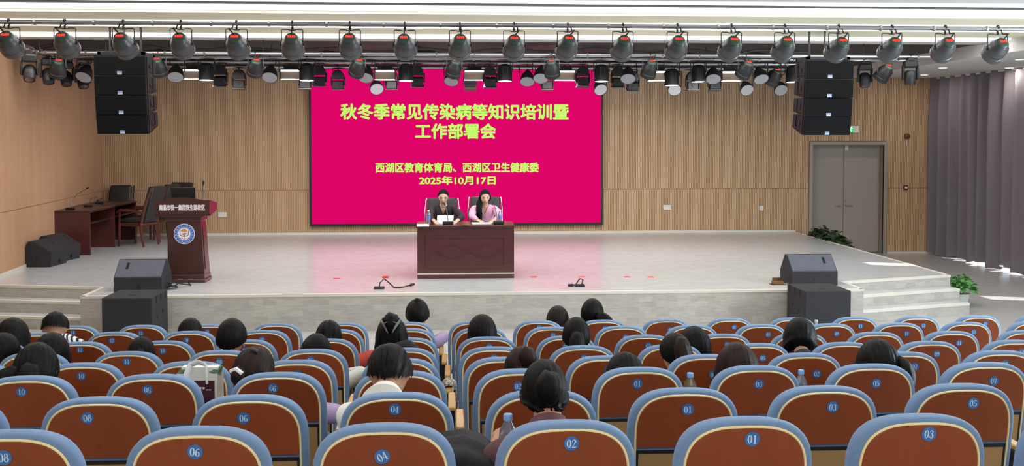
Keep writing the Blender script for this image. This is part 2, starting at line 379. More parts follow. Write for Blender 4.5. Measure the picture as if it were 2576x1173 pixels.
# left wall: slightly splayed along the stage, straight along the hall
LP, LQ = (-7.15, 20.9), (-6.58, 14.9)
dl = (Vector(LQ)-Vector(LP)).normalized(); nl = Vector((-dl.y, dl.x))
off = lambda p, t: (p[0]-nl.x*t, p[1]-nl.y*t)
LE = (LQ[0]+dl.x*.9, LQ[1]+dl.y*.9)
wall_left = struct(MB().prism([LP, LE, off(LE, .2), off(LP, .2)], ZF, 3.62, 'z').box(-6.7, -6.5, -4, LE[1], ZF, 3.62).build('wall_left', 'slat_backing', smooth=0))
sl = MB()
slat_run(sl, LP, LE, .055, ZG-.006, .0325, .012); slat_run(sl, LP, LE, ZG+.006, 3.5, .0325, .012)
stuff(sl.build('slat', 'slat_wood_left', wall_left, smooth=0, merge=False))
struct(MB().prism([LP, LE, (LE[0]+nl.x*.03, LE[1]+nl.y*.03), (LP[0]+nl.x*.03, LP[1]+nl.y*.03)], 0, .05, 'z').build('baseboard_left', 'nosing', smooth=0))
struct(MB().box(-6.7, 10.9, -4.2, -4, ZF, 3.62).build('wall_rear', 'white_paint', smooth=0))
# right wall: solid beside the audience, glazed beside the stage
WR = MB()
WR.box(10.45, 10.7, -4, 11.8, ZF, 3.62); WR.box(10.75, 10.9, 19.9, 20.9, ZF, 3.62); WR.box(10.75, 10.9, 11.2, 20.9, 3.15, 3.62); WR.box(10.75, 10.9, 11.2, 20.9, 1.42, 2.25)  # unseen end strip and spandrel added to block and split the sun
struct(WR.build('wall_right', 'white_paint', smooth=0))
win = struct(MB().box(10.78, 10.79, 11.2, 20.85, ZF, 3.15).build('window_1', 'window_glass', smooth=0))
for i in range(9):
    y = 11.2+i*1.2; MB().box(10.75, 10.83, y, y+.06, ZF, 3.15).build('window_post', 'door_frame', win, smooth=0)
for z in (ZF, .55, 3.1): MB().box(10.75, 10.83, 11.2, 20.85, z, z+.05).build('window_rail', 'door_frame', win, smooth=0)
# ceilings
struct(MB().box(-7.4, 10.9, -4.2, 21.1, 3.62, 3.75).build('ceiling', 'white_paint', smooth=0))
XC0, XC1 = -7.2, 8.28
def board(y0, y1, m, z0=3.5): return struct(MB().box(XC0, XC1, y0, y1, z0, 3.62).build('ceiling_board', m, smooth=0))
board(-4, 10.56, 'white_paint'); board(10.66, 11.07, 'ceiling_grey'); board(11.88, 12.62, 'ceiling_beige'); board(12.84, 13.10, 'ceiling_grey')
board(13.42, 14.2, 'ceiling_beige'); board(14.36, 14.42, 'ceiling_grey'); board(14.84, 15.30, 'white_paint'); board(11.2, 11.27, 'ceiling_grey')
struct(MB().box(XC0, XC1, 15.30, 20.87, 3.5, 3.62).build('ceiling_stage', 'ceiling_dark', smooth=0))
struct(MB().box(XC1, 10.75, -4, 20.87, 3.3, 3.62).build('ceiling_soffit', 'white_paint', smooth=0))
def light_band(y0, y1, m, label, z=3.52):  # slim strips are lamps; wide bands are recesses with painted cove glow
    t = thing('ceiling_light_band', label, 'ceiling light', ((XC0+XC1)/2, (y0+y1)/2, 3.62), 0, 'linear ceiling lights')
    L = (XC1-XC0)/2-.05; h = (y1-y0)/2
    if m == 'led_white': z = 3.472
    MB().box(-L, L, -h, h, max(z-3.62+.012, -.12), 0).build('band_backing', 'white_paint', t, smooth=0)
    MB().box(-L, L, -h+.004, h-.004, z-3.62, max(z-3.62+.012, -.12)).build('glow_face', m, t, smooth=0)
    if m == 'recess_glow': area('added_ceiling_lamp', ((XC0+XC1)/2, (y0+y1)/2, z-.004), 2*L, 2*h-.01, 128)  # lamp added under each glowing recess to light the stage
light_band(10.57, 10.65, 'led_white', 'slim white light strip nearest the top edge of the picture')
light_band(11.08, 11.19, 'led_white', 'slim white light strip along the far edge of the bluish grey ceiling board')
light_band(11.28, 11.87, 'recess_glow', 'widest white ceiling recess with painted cove glow, just before the upper beige board', 3.53)
light_band(12.63, 12.83, 'led_white', 'white light strip between the upper beige board and the narrow grey board')
light_band(13.11, 13.41, 'recess_glow', 'white recess with painted cove glow under the pipe that carries the front spotlights', 3.53)
light_band(14.21, 14.35, 'led_white', 'white light strip along the far edge of the lower beige board')
light_band(14.43, 14.83, 'recess_glow', 'dimmer recess with painted cove glow just in front of the dark stage ceiling', 3.53)
downs = [((2325, 188), 'small round downlight in the right soffit nearest the slatted wall'), ((2372, 170), 'small round downlight in the right soffit, second from the slatted wall'),
         ((2539, 170), 'small round downlight in the right soffit just above the grey curtain'), ((2566, 149), 'small round downlight in the right soffit farthest from the slatted wall')]
for (px, py), lab in downs:
    p = on(px, py, 3.3); t = thing('downlight', lab, 'ceiling light', p, 0, 'downlights in the right soffit')
    MB().lathe([(.085, -.006), (.085, 0), (.07, .0)], 20).build('trim_ring', 'plastic_white', t)
    MB().cyl((0, 0, -.009), (0, 0, -.003), .068, 20).build('lens', 'down_lens', t); area('downlight_lamp', p+Vector((0, 0, -.0095)), .11, .11, 10, (1, .93, .84))
# double door
dm = MB(); fr = .065
dm.box(DX0, DX0+fr, YB-.03, YB+.04, ZF, DZ); dm.box(DX1-fr, DX1, YB-.03, YB+.04, ZF, DZ); dm.box(DX0+fr, DX1-fr, YB-.03, YB+.04, DZ-fr, DZ)
door = struct(dm.build('door_1', 'door_frame', smooth=0))
rv = MB(); rv.box(DX0+fr-.02, DX0+fr, YB+.0, YB+.24, ZF, DZ-fr); rv.box(DX1-fr, DX1-fr+.02, YB+.0, YB+.24, ZF, DZ-fr); rv.box(DX0+fr, DX1-fr, YB, YB+.24, DZ-fr, DZ-fr+.02)
rv.build('reveal', 'door_reveal', door, smooth=0)
struct(MB().box(DX0-.1, DX1+.1, YB+.25, YB+.3, ZF-.05, DZ+.1).build('door_light_stop', 'slat_backing', smooth=0))  # unseen backing added behind the door to stop outside light leaking in
yl = YB+.2; xm = at(2122, 480, yl).x
leafs = []
for a, b in ((DX0+fr+.002, xm-.004), (xm+.004, DX1-fr-.002)):
    leafs.append(MB().rbox(a, b, yl, yl+.04, ZF+.01, DZ-fr-.004, .004).build('door_leaf', 'door_paint', door, smooth=0))
for i, (px, sgn) in enumerate(((2112, -1), (2128, 1))):
    p = at(px, 517, yl-.0); m = MB()
    m.rbox(p.x-.022, p.x+.022, yl-.012, yl, p.z-.022, p.z+.022, .004); m.cyl((p.x, yl, p.z), (p.x, yl-.055, p.z), .011, 10)
    m.tube([(p.x, yl-.05, p.z), (p.x+sgn*.05, yl-.052, p.z+.003), (p.x+sgn*.12, yl-.05, p.z)], .010, 8); m.build('lever_handle', 'steel', leafs[i])
p = at(2127, 504, yl); MB().cyl((p.x, yl, p.z), (p.x, yl-.015, p.z), .025, 16).build('lock_cylinder', 'steel', leafs[1])
p = at(2130, 372, yl); MB().box(p.x-.035, p.x+.035, yl-.004, yl, p.z-.05, p.z+.05).build('notice_plate', 'plastic_white', leafs[1], smooth=0)
# curtains
def curtain(y0, y1, label, seed, hem):
    rnd = random.Random(seed); n = int((y1-y0)/.014); vs = []; fs = []; ph = 0; xs = []
    lam = .26; amp = .07
    rows = [3.3, 3.2, 2.4, 1.4, .4, -.2, None]
    ptsn = []
    for i in range(n+1):
        y = y0+(y1-y0)*i/n
        if i % 18 == 0: lam = rnd.uniform(.26, .52); amp = rnd.uniform(.07, .12)
        ph += 2*math.pi*((y1-y0)/n)/lam
        ptsn.append((y, math.sin(ph)+.28*math.sin(2*ph+1.3), amp))
    for j, z in enumerate(rows):
        for i, (y, s_, a) in enumerate(ptsn):
            k = .55 if j == 0 else (.75 if j == 1 else 1)
            zz = ZF+hem+.10*noise.noise((y*2.1, seed, 0))+.03*noise.noise((y*7, seed, 3)) if z is None else z
            vs.append((10.34+s_*a*k*(.8+.2*noise.noise((y*2, j*.7, seed))), y, max(zz, ZF+.004)))
    m = n+1
    for j in range(len(rows)-1):
        for i in range(n): fs.append((j*m+i, j*m+i+1, (j+1)*m+i+1, (j+1)*m+i))
    b = MB(); b.add(vs, fs)
    return tag(b.build('curtain', 'curtain', smooth=60), label, 'curtain')
curtain(14.56, 20.78, 'long grey pleated curtain at the right wall beside the slatted panel', 3, .045)
curtain(11.9, 14.2, 'grey pleated curtain at the right wall nearer the audience, beyond the frame', 8, .05)
t = thing('curtain_rail', 'white rail under the right soffit carrying the grey curtains', 'curtain rail', (10.36, 16.3, 3.3))
MB().box(-.02, .02, -4.5, 4.5, -.03, 0).build('track', 'plastic_white', t, smooth=0)

# ================================================================== LED WALL
SX0, SX1, SZ0, SZ1 = at(785, 560, YB-.1).x, at(1511, 560, YB-.1).x, .235, 3.44
scr = thing('led_screen', 'wide magenta LED screen with yellow-green Chinese lettering on the back wall', 'screen', ((SX0+SX1)/2, YB+.0, SZ0))
cx_ = (SX0+SX1)/2; hw = (SX1-SX0)/2; hh = SZ1-SZ0; fw_ = .045
f = MB(); f.box(-hw-fw_, hw+fw_, -.08, -.0, -fw_, hh+.03)
f.box(-hw-fw_, -hw, -.11, -.08, -fw_, hh+.03); f.box(hw, hw+fw_, -.11, -.08, -fw_, hh+.03); f.box(-hw, hw, -.11, -.08, -fw_, 0); f.box(-hw, hw, -.11, -.08, hh, hh+.03)
f.build('frame', 'black_frame', scr, smooth=0)
MB().box(-hw, hw, -.1, -.08, 0, hh).build('display_panel', 'screen_red', scr, smooth=0)
for s, x0, x1, y0, y1 in (('秋冬季常见传染病等知识培训暨', 857, 1430, 262, 301), ('工作部署会', 1045, 1247, 311, 349), ('西湖区教育体育局、西湖区卫生健康委', 945, 1355, 409, 434), ('2025年10月17日', 1055, 1246, 443, 465)):
    a = at(x0, y1, YB-.105); b = at(x1, y0, YB-.105)
    yb = -.1005
    text_fit('lettering_edge', s, a.x-cx_-.008, b.x-cx_+.008, a.z-SZ0-.008, b.z-SZ0+.008, yb-.001, 'screen_text_edge', scr, .034)
    text_fit('lettering', s, a.x-cx_, b.x-cx_, a.z-SZ0, b.z-SZ0, yb-.003, 'screen_text', scr, .026)

# wall plates, alarm, exit sign
for px, py, w_, h_, lab in ((560, 540, .18, .1, 'wide white socket plate on the slatted wall right of the lectern'), (1678, 522, .17, .1, 'wide white socket plate on the slatted wall right of the screen'), (1915, 524, .095, .1, 'square white switch plate on the slatted wall left of the grey door')):
    p = at(px, py, YB); o = MB().rbox(-w_/2, w_/2, -.012, 0, -h_/2, h_/2, .003).build('socket_plate', 'plastic_white', loc=(p.x, YB, p.z))
    tag(o, lab, 'socket')
    for i in range(2 if w_ > .1 else 1):
        c = (i-.5)*w_*.48 if w_ > .1 else 0
        MB().box(c-.028, c+.028, -.015, -.012, -.028, .028).build('socket_insert', 'white_paint', o, smooth=0)
p = at(2281, 343, YB); t = thing('alarm_bell', 'round dark red fire alarm bell high on the slatted wall by the curtain', 'alarm', (p.x, YB, p.z))
MB().lathe([(0, -.06), (.03, -.058), (.055, -.045), (.06, -.02), (.062, 0)], 24, Matrix.Rotation(R(-90), 4, 'X')).build('gong', 'alarm_red', t)
MB().cyl((0, -.05, 0), (0, -.07, 0), .018, 12).build('bolt_cap', 'brass', t); MB().box(-.006, .006, -.01, 0, -.2, -.05).build('conduit', 'plastic_white', t, smooth=0)
p = at(2278, 472, YB); t = thing('call_point', 'small square dark red call point on the slatted wall beside the grey door', 'alarm', (p.x, YB, p.z))
MB().rbox(-.05, .05, -.03, 0, -.05, .05, .006).build('case', 'alarm_red', t); MB().box(-.03, .03, -.033, -.03, -.018, .018).build('press_panel', 'plastic_white', t, smooth=0)
a = at(2118, 334, YB); b = at(2160, 317, YB)
t = thing('exit_sign', 'green running-man exit sign above the grey double door, half behind the loudspeakers', 'sign', ((a.x+b.x)/2, YB, (a.z+b.z)/2))
ew, eh = (b.x-a.x)/2, (b.z-a.z)/2
MB().rbox(-ew, ew, -.03, 0, -eh, eh, .004).build('case', 'plastic_white', t)
gx = at(2145, 326, YB).x-(a.x+b.x)/2
MB().box(-ew+.01, gx, -.034, -.03, -eh+.008, eh-.008).build('lit_panel', 'exit_green', t, smooth=0)
m = MB(); fx = gx-.055; yy = -.037
m.cyl((fx+.012, -.034, .048), (fx+.012, yy, .048), .011, 10)
for q in ([(fx+.006, .034), (fx-.012, 0)], [(fx-.012, 0), (fx+.014, -.016), (fx+.006, -.05)], [(fx-.012, 0), (fx-.03, -.03), (fx-.05, -.03)], [(fx+.006, .032), (fx+.03, .014), (fx+.042, .022)], [(fx+.004, .034), (fx-.024, .028), (fx-.036, .008)]):
    m.tube([(x, -.036, z) for x, z in q], .0065, 6)
m.build('running_figure', 'exit_white', t)
# ================================================================== STAGE FURNITURE
def mover(poly, a0, a1, axis, name, m, parent, **k): return MB().prism(poly, a0, a1, axis).build(name, m, parent, **k)
# --- speakers' desk
dx0, dx1, dy0 = -.49, .905, 14.3
desk = thing('conference_desk', 'dark red-brown wooden desk with panelled front at centre stage', 'desk', ((dx0+dx1)/2, dy0+.3, 0))
hwd = (dx1-dx0)/2
MB().rbox(-hwd-.02, hwd+.01, -.33, .33, .735, .775, .006).build('desktop', 'mahogany', desk)
MB().box(-hwd, hwd, -.30, -.27, .08, .735).build('front_panel', 'mahogany', desk, smooth=0)
for s in (-1, 1): MB().box(s*hwd-.015*(1+s), s*hwd+.015*(1-s), -.27, .28, 0, .735).build('side_panel', 'mahogany', desk, smooth=0)
MB().box(-hwd, hwd, -.305, -.27, 0, .062).build('plinth', 'mahogany', desk, smooth=0)
MB().box(-hwd, hwd, -.298, -.28, .062, .08).build('plinth_line', 'nosing', desk, smooth=0)
m = MB()
def frame_bars(m, x0, x1, z0, z1, t, y0, y1):
    m.prism([(x0, z0), (x1, z0), (x1-t, z0+t), (x0+t, z0+t)], y0, y1); m.prism([(x0, z1), (x0+t, z1-t), (x1-t, z1-t), (x1, z1)], y0, y1)
    m.prism([(x0, z0), (x0+t, z0+t), (x0+t, z1-t), (x0, z1)], y0, y1); m.prism([(x1, z0), (x1, z1), (x1-t, z1-t), (x1-t, z0+t)], y0, y1)
frame_bars(m, -hwd+.12, hwd-.11, .155, .625, .035, -.312, -.30); m.build('moulding', 'mahogany', desk, smooth=0)
for cx in (-.2, .29):
    m = MB(); rx, rz = .25, .115; t = .014; cz = .395
    P = [(cx-rx, cz), (cx, cz+rz), (cx+rx, cz), (cx, cz-rz)]; Q = [(cx-rx+2*t, cz), (cx, cz+rz-t), (cx+rx-2*t, cz), (cx, cz-rz+t)]
    for i in range(4):
        j = (i+1) % 4; m.prism([P[i], P[j], Q[j], Q[i]], -.311, -.30)
    m.build('diamond_moulding', 'mahogany', desk, smooth=0)
DT = .775
# --- lectern
lx, ly = (-3.96-3.45)/2, 14.13
lec = thing('lectern', 'dark brown wooden lectern with a round blue and white emblem on its front', 'lectern', (lx, ly+.17, 0))
L = lambda px, py: (at(px, py, ly).x-lx, at(px, py, ly).z)
bl, br_ = L(422, 700)[0], L(514, 700)[0]
MB().rbox(bl-.012, br_+.02, -.19, .19, 0, .05, .008).build('plinth', 'lectern_wood', lec)
MB().rbox(bl-.003, br_+.008, -.178, .178, .05, .11, .006).build('base_moulding', 'lectern_wood', lec)
tl, tr = L(420, 560)[0], L(504, 560)[0]
vs = [(bl, -.165, .11), (br_, -.165, .11), (br_, .165, .11), (bl, .165, .11), (tl, -.15, .86), (tr, -.15, .86), (tr, .15, .86), (tl, .15, .86)]
MB().add(vs, [(0, 3, 2, 1), (4, 5, 6, 7), (0, 1, 5, 4), (1, 2, 6, 5), (2, 3, 7, 6), (3, 0, 4, 7)]).build('column', 'lectern_wood', lec, smooth=0)
xr = lambda z: br_+(tr-br_)*(z-.11)/.75
MB().add([(xr(z)+e, y, z) for e in (-.004, .008) for y, z in ((-.09, .18), (.09, .18), (.085, .80), (-.085, .80))], [(4, 5, 6, 7), (0, 1, 5, 4), (1, 2, 6, 5), (2, 3, 7, 6), (3, 0, 4, 7)]).build('side_moulding', 'lectern_wood', lec, smooth=0)
MB().rbox(tl-.02, tr+.02, -.17, .17, .86, .925, .008).build('neck_moulding', 'lectern_wood', lec)
hx0, hz0 = L(390, 545); hx1, hz1 = L(528, 508); top = L(459, 497)[1]
xm_ = (hx0+hx1)/2
arc = [(hx0+(hx1-hx0)*i/12, hz1+(top-hz1)*math.sin(math.pi*i/12)) for i in range(13)]
MB().prism([(hx1, hz0+.03), (hx0, hz0+.03)]+arc, -.20, -.17).build('header_board', 'lectern_wood', lec, smooth=0)
MB().add([(hx0+.0, -.17, .94), (hx1, -.17, .94), (hx1, .25, .99), (hx0, .25, .99), (hx0, -.17, 1.16), (hx1, -.17, 1.16), (hx1, .25, 1.10), (hx0, .25, 1.10)],
         [(0, 3, 2, 1), (4, 5, 6, 7), (0, 1, 5, 4), (1, 2, 6, 5), (2, 3, 7, 6), (3, 0, 4, 7)]).build('desk_box', 'lectern_wood', lec, smooth=0)
MB().prism([(hx0+.02, hz0+.03), (hx1-.02, hz0+.03), (tr+.03, .92), (tl-.03, .92)], -.19, .16).build('cornice', 'lectern_wood', lec, smooth=0)
a, b = L(402, 530), L(517, 514); text_fit('lettering', '南昌市铁一集团抚生路校区', a[0], b[0], a[1], b[1], -.2022, 'silver_text', lec, .045)
ex, ez = L(463, 589); er = .144
def disc(m, r0, r1, y, n=40, cz=0):
    vs = []; fs = []
    for i in range(n):
        th = 2*math.pi*i/n
        for r in (r0, r1): vs.append((r*math.cos(th), y, r*math.sin(th)))
    for i in range(n):
        j = (i+1) % n; fs.append((2*i, 2*i+1, 2*j+1, 2*j))
    return m.add(vs, fs)
ye = -.165+(.165-.15)*(ez-.11)/.75-.006
em = MB().cyl((0, 0, 0), (0, -.006, 0), er, 40).build('emblem', 'emblem_white', lec, (ex, ye+.006, ez))
disc(MB(), er*.60, er*.95, -.0068).build('emblem_ring', 'emblem_blue', em, smooth=0)
m = MB(); disc(m, er*.655, er*.71, -.0074); m.build('emblem_ring_light', 'emblem_light', em, smooth=0)
m = MB()
for i in range(13):
    th = R(208-i*(236/12)) if i != 6 else None
    if th is None: continue
    M4 = Matrix.Translation((er*.83*math.cos(th), 0, er*.83*math.sin(th))) @ Matrix.Rotation(-(th-math.pi/2), 4, 'Y')
    m.box(-.009, .009, -.008, -.0072, -.010, .010, M4)
for i in range(24):
    th = R(225+i*90/23); M4 = Matrix.Translation((er*.83*math.cos(th), 0, er*.83*math.sin(th))) @ Matrix.Rotation(-(th+math.pi/2), 4, 'Y')
    m.box(-.0035, .0035, -.008, -.0072, -.006, .006, M4)
m.build('emblem_lettering', 'emblem_light', em, smooth=0)
m = MB(); s_ = er
for q in ([(-.4, .34), (-.4, -.1), (0, -.26), (.4, -.1), (.4, .34)],): m.tube([(x*s_, -.008, z*s_) for x, z in q], .004, 5)
m.tube([(-.17*s_, -.008, .02*s_), (0, -.008, -.14*s_), (.19*s_, -.008, .08*s_)], .005, 5); m.tube([(0, -.008, -.14*s_), (0, -.008, -.25*s_)], .005, 5)
m.cyl((0, -.007, .06*s_), (0, -.010, .06*s_), .008, 10)
for i in range(5): m.box((-.42+i*.2)*s_-.004, (-.42+i*.2)*s_+.010, -.0085, -.0072, -.44*s_, -.36*s_)
m.box(-.16*s_, .16*s_, -.0085, -.0072, -.52*s_, -.49*s_)
m.build('emblem_book_mark', 'emblem_brown', em, smooth=0)
MB().prism([(-.22*s_, .22*s_), (.22*s_, .22*s_), (.34*s_, .36*s_), (.1*s_, .5*s_), (-.1*s_, .5*s_), (-.36*s_, .36*s_)], -.0095, -.0072).build('emblem_cap_mark', 'emblem_gold', em, smooth=0)
# laptop and microphone on the lectern
p = at(458, 497, ly+.12); t = thing('laptop', 'black laptop seen from behind, open on top of the lectern', 'laptop', (p.x, ly+.3, 1.13))
MB().rbox(-.17, .17, -.10, .12, -.012, .006, .004).build('keyboard_base', 'black_frame', t)
MB().rbox(-.17, .17, -.008, .004, 0, .2, .004, Matrix.Translation((0, -.10, 0)) @ Matrix.Rotation(R(8), 4, 'X')).build('lid', 'black_frame', t)
def goose(name, label, base, pts, loc, group=None, s=1):
    t = thing(name, label, 'microphone', loc, 0, group)
    if base: MB().rbox(-.075*s, .075*s, -.05*s, .05*s, 0, .035, .008).build('mic_base', 'black_frame', t)
    MB().tube(pts, .0055, 6).build('gooseneck', 'fixture_grey', t)
    a, b = Vector(pts[-2]), Vector(pts[-1]); d = (b-a).normalized()
    MB().tube([b-d*.005, b+d*.012, b+d*.05, b+d*.06], [.006, .013, .013, .007], 8).build('mic_head', 'black_frame', t)
    return t
goose('podium_microphone', 'thin gooseneck microphone standing up from the right side of the lectern top', False, [(0, 0, 0), (.005, 0, .1), (.012, -.01, .2), (.02, -.02, .24)], (at(508, 500, ly+.1).x, ly+.12, 1.13))
m = MB().rbox(-.11, .11, -.04, .04, 0, .012, .003).build('script_folder', 'plastic_white', loc=(at(505, 502, ly+.1).x, ly+.2, 1.118), rot=(R(-6), 0, 0)); tag(m, 'pale folder lying flat at the right end of the lectern top', 'folder')

# --- two long tables by the left wall
def long_table(name, label, x0, x1, y0, y1):
    t = thing(name, label, 'table', ((x0+x1)/2, (y0+y1)/2, 0), 0, 'dark tables along the left wall'); a = (x1-x0)/2; b = (y1-y0)/2
    MB().rbox(-a-.01, a+.02, -b, b, .735, .77, .006).build('tabletop', 'mahogany_dark', t)
    for s in (-1, 1): MB().box(-a+.03, a, s*b-.017*(1+s), s*b+.017*(1-s), 0, .735).build('end_panel', 'mahogany', t, smooth=0)
    MB().box(-a, -a+.025, -b+.035, b-.035, .05, .735).build('modesty_panel', 'mahogany_dark', t, smooth=0)
    MB().box(-a+.03, a-.05, -b+.035, b-.035, .53, .548).build('shelf', 'mahogany_dark', t, smooth=0)
    MB().box(a-.05, a-.04, -b+.035, b-.035, .528, .552).build('shelf_edge', 'steel', t, smooth=0)
    return t
long_table('long_table', 'dark red wooden table by the left wall, the one nearer the audience', -6.93, -6.22, 17.5, 18.78)
long_table('long_table', 'dark red wooden table by the left wall, the one nearer the back wall', -6.97, -6.26, 18.82, 20.15)
goose('desk_microphone', 'gooseneck microphone raised on the near end of the left wall table', True, [(0, .03, .03), (.0, .05, .12), (.05, .2, .26), (.12, .45, .34)], (at(182, 520, 17.9).x, 17.8, .77), 'microphones on the left wall tables', .9)
goose('desk_microphone', 'gooseneck microphone bent over on the middle of the left wall table', True, [(0, .03, .03), (.02, .1, .14), (.08, .2, .17), (.13, .3, .06)], (at(226, 510, 18.6).x, 18.5, .77), 'microphones on the left wall tables', .9)
goose('desk_microphone', 'gooseneck microphone lying low towards the far end of the left wall table', True, [(0, .0, .03), (.05, .08, .1), (-.06, .3, .08), (-.2, .5, .03)], (at(254, 502, 19.4).x, 19.3, .77), 'microphones on the left wall tables', .9)
# --- armchairs at those tables
def arm_chair(label, x, y, rz, group=None):
    """wooden armchair with a tall leather back; faces +y before rotation"""
    t = thing('armchair', label, 'chair', (x, y, 0), rz, group)
    for s in (-1, 1):
        MB().tube([(s*.25, -.26, 0), (s*.245, -.22, .25), (s*.24, -.2, .45)], [.02, .026, .028], 8).build('leg', 'chair_wood', t)
        MB().tube([(s*.26, .24, 0), (s*.26, .23, .45)], [.02, .028], 8).build('leg', 'chair_wood', t)
        MB().tube([(s*.27, -.26, .63), (s*.28, -.05, .68), (s*.29, .2, .68), (s*.28, .27, .64)], [.022, .03, .032, .025], 8, flat=.7).tube([(s*.26, .23, .44), (s*.285, .2, .66)], .022, 8).build('armrest', 'chair_wood', t)
        MB().tube([(s*.23, -.2, .42), (s*.23, -.3, .8), (s*.2, -.42, 1.1)], [.03, .03, .025], 8).build('back_post', 'chair_wood', t)
    MB().rbox(-.26, .26, -.24, .27, .38, .45, .015).build('seat_frame', 'chair_wood', t)
    MB().rbox(-.24, .24, -.2, .26, .45, .52, .03, seg=2).build('seat_cushion', 'leather', t)
    sh = Matrix.Translation((0, -.21, .46)) @ Matrix.Rotation(R(17), 4, 'X')
    MB().rbox(-.225, .225, -.03, .06, 0, .68, .03, sh, 2).build('backrest', 'leather', t)
    MB().rbox(-.215, .215, -.05, -.03, .0, .69, .01, sh).build('back_board', 'leather', t)
    return t
arm_chair('dark leather armchair with red wooden arms, nearest of the chairs at the left tables', -5.86, 19.0, R(74), 'armchairs at the left tables')
arm_chair('dark leather armchair just behind the nearest chair of the left tables', -5.82, 19.84, R(76), 'armchairs at the left tables')
arm_chair('dark armchair half hidden behind the lectern, by the slatted wall', at(440, 520, 20.1).x-.05, 20.1, R(165), 'armchairs at the left tables')
def exec_chair(label, x, y, rz, sx=1.0, h=1.12, group=None, fm='chrome'):
    t = thing('office_chair', label, 'chair', (x, y, 0), rz, group)
    MB().rbox(-.25*sx, .25*sx, -.22, .26, .42, .51, .03, seg=2).build('seat', 'leather', t)
    sh = Matrix.Translation((0, -.2, .5)) @ Matrix.Rotation(R(9), 4, 'X')
    hh_ = h-.5
    MB().rbox(-.235*sx, .235*sx, -.04, .05, 0, hh_, .04, sh, 3).build('backrest', 'leather', t)
    for s in (-1, 1):
        MB().tube([(s*.265*sx, -.24, .52), (s*.27*sx, -.29, .9), (s*.25*sx, -.36, h-.02)], .011, 8).build('back_frame', fm, t)
        MB().tube([(s*.27*sx, -.22, .66), (s*.28*sx, .1, .67), (s*.27*sx, .2, .64), (s*.26*sx, .18, .46)], .016, 8).build('armrest', 'dark_steel', t)
        for e in (-1, 1): MB().tube([(s*.22*sx, e*.2, .42), (s*.25*sx, e*.24, 0)], .013, 8).build('leg', 'chrome', t)
    return t
exec_chair('black leather chair standing against the corner behind the left tables', -6.72, 20.42, R(180), .9, 1.06, None, 'seat_steel')
# --- stage monitors and subwoofers
def wedge(label, x, y, rz, w, d, h, cover, logo_side, group, ap=.5, fh=.46):
    """floor monitor: a slanted grille that faces +z and -y"""
    t = thing('stage_monitor', label, 'speaker', (x, y, 0), rz, group); a = w/2
    prof = [(0 if ap < .6 else d*.06, 0), (d*.95, 0), (d, h*.4), (d*(ap+.12), h), (d*ap, h), (0, h*fh)]
    MB().prism(prof, -a, a, 'x').build('cabinet', 'monitor_grey', t, smooth=0)
    g = Vector((0, d*ap, h))-Vector((0, 0, h*fh)); n = Vector((0, -g.z, g.y)).normalized(); o_ = Vector((0, 0, h*fh)); gd = g.normalized(); gl = g.length
    def gp(u, v, e): q = o_+gd*(gl*u)+n*e; return (v*a, q.y, q.z)
    vs = [gp(.03, -.97, .0), gp(.03, .97, .0), gp(.97, .97, .0), gp(.97, -.97, .0), gp(.05, -.96, .012), gp(.05, .96, .012), gp(.95, .96, .012), gp(.95, -.96, .012)]
    MB().add(vs, [(0, 3, 2, 1), (4, 5, 6, 7), (0, 1, 5, 4), (1, 2, 6, 5), (2, 3, 7, 6), (3, 0, 4, 7)]).build('grille', cover, t, smooth=0)
    c = logo_side*.55; vs = [gp(.45, c-.06, .0135), gp(.45, c+.06, .0135), gp(.8, c+.06, .0135), gp(.8, c-.06, .0135)]
    MB().add(vs, [(0, 1, 2, 3)]).build('handle_slot', 'hole_black', t, smooth=0)
    m = MB().cyl((0, -.003, h*.17), (0, 0, h*.17), .03, 14); m.cyl((0, -.012, h*.17), (0, -.003, h*.17), .016, 10); m.build('connector', 'dark_steel', t)
    MB().cyl((logo_side*-a, d*.5, h*.4), (logo_side*-a*1.006, d*.5, h*.4), .016, 12).build('pole_socket', 'hole_black', t)
    return t
p0, p1 = on(290, 730, 0), on(408, 730, 0)
wedge('grey-grilled floor monitor on the stage edge by the lectern, above the left subwoofer', (p0.x+p1.x)/2+.04, 13.32, R(0), .62, .50, .40, 'grille_blue', -1, 'floor monitors at the stage edge')
wedge('grey-grilled floor monitor on the stage edge above the right subwoofer', at(2046, 700, 13.4).x, 13.34, R(0), .64, .50, .40, 'grille_blue', 1, 'floor monitors at the stage edge')
wedge('dark wedge monitor on the floor at the left wall, the nearer of the pair', -6.23, 16.2, R(86), .56, .48, .40, 'monitor_grey', 1, 'wedge monitors at the left wall', .66, .55)
wedge('dark wedge monitor on the floor at the left wall, touching the table', -6.28, 16.83, R(80), .56, .48, .42, 'monitor_grey', 1, 'wedge monitors at the left wall', .66, .55)
def sub(label, x, y, side):
    t = thing('subwoofer', label, 'speaker', (x, y, ZF), 0, 'subwoofers in front of the stage'); a = .30; h = .575
    MB().rbox(-a, a, 0, .66, .02, h, .008).build('cabinet', 'monitor_grey', t)
    MB().box(-a+.01, a-.01, -.012, 0, .03, h-.01).build('grille', 'monitor_grey', t, smooth=0)
    for sx in (-1, 1):
        for yy in (.06, .6): MB().cyl((sx*(a-.05), yy, 0), (sx*(a-.05), yy, .02), .022, 10).build('foot', 'hole_black', t)
    for yy in (.17, .36, .55): MB().box(side*a-.002, side*a+.004, yy-.014, yy+.014, h-.09, h-.004).build('stacking_slot', 'hole_black', t, smooth=0)
    for yy, z in ((.2, .30), (.44, .34)): MB().rbox(side*a-.002, side*a+.005, yy-.022, yy+.022, z-.026, z+.026, .004).build('handle', 'hole_black', t)
    MB().cyl((0, .2, h), (0, .2, h+.002), .045, 16).build('pole_socket', 'hole_black', t)
    return t
sub('black subwoofer box in front of the stage at the left, below the lectern', at(319, 746, 12.25).x, 12.25, 1)
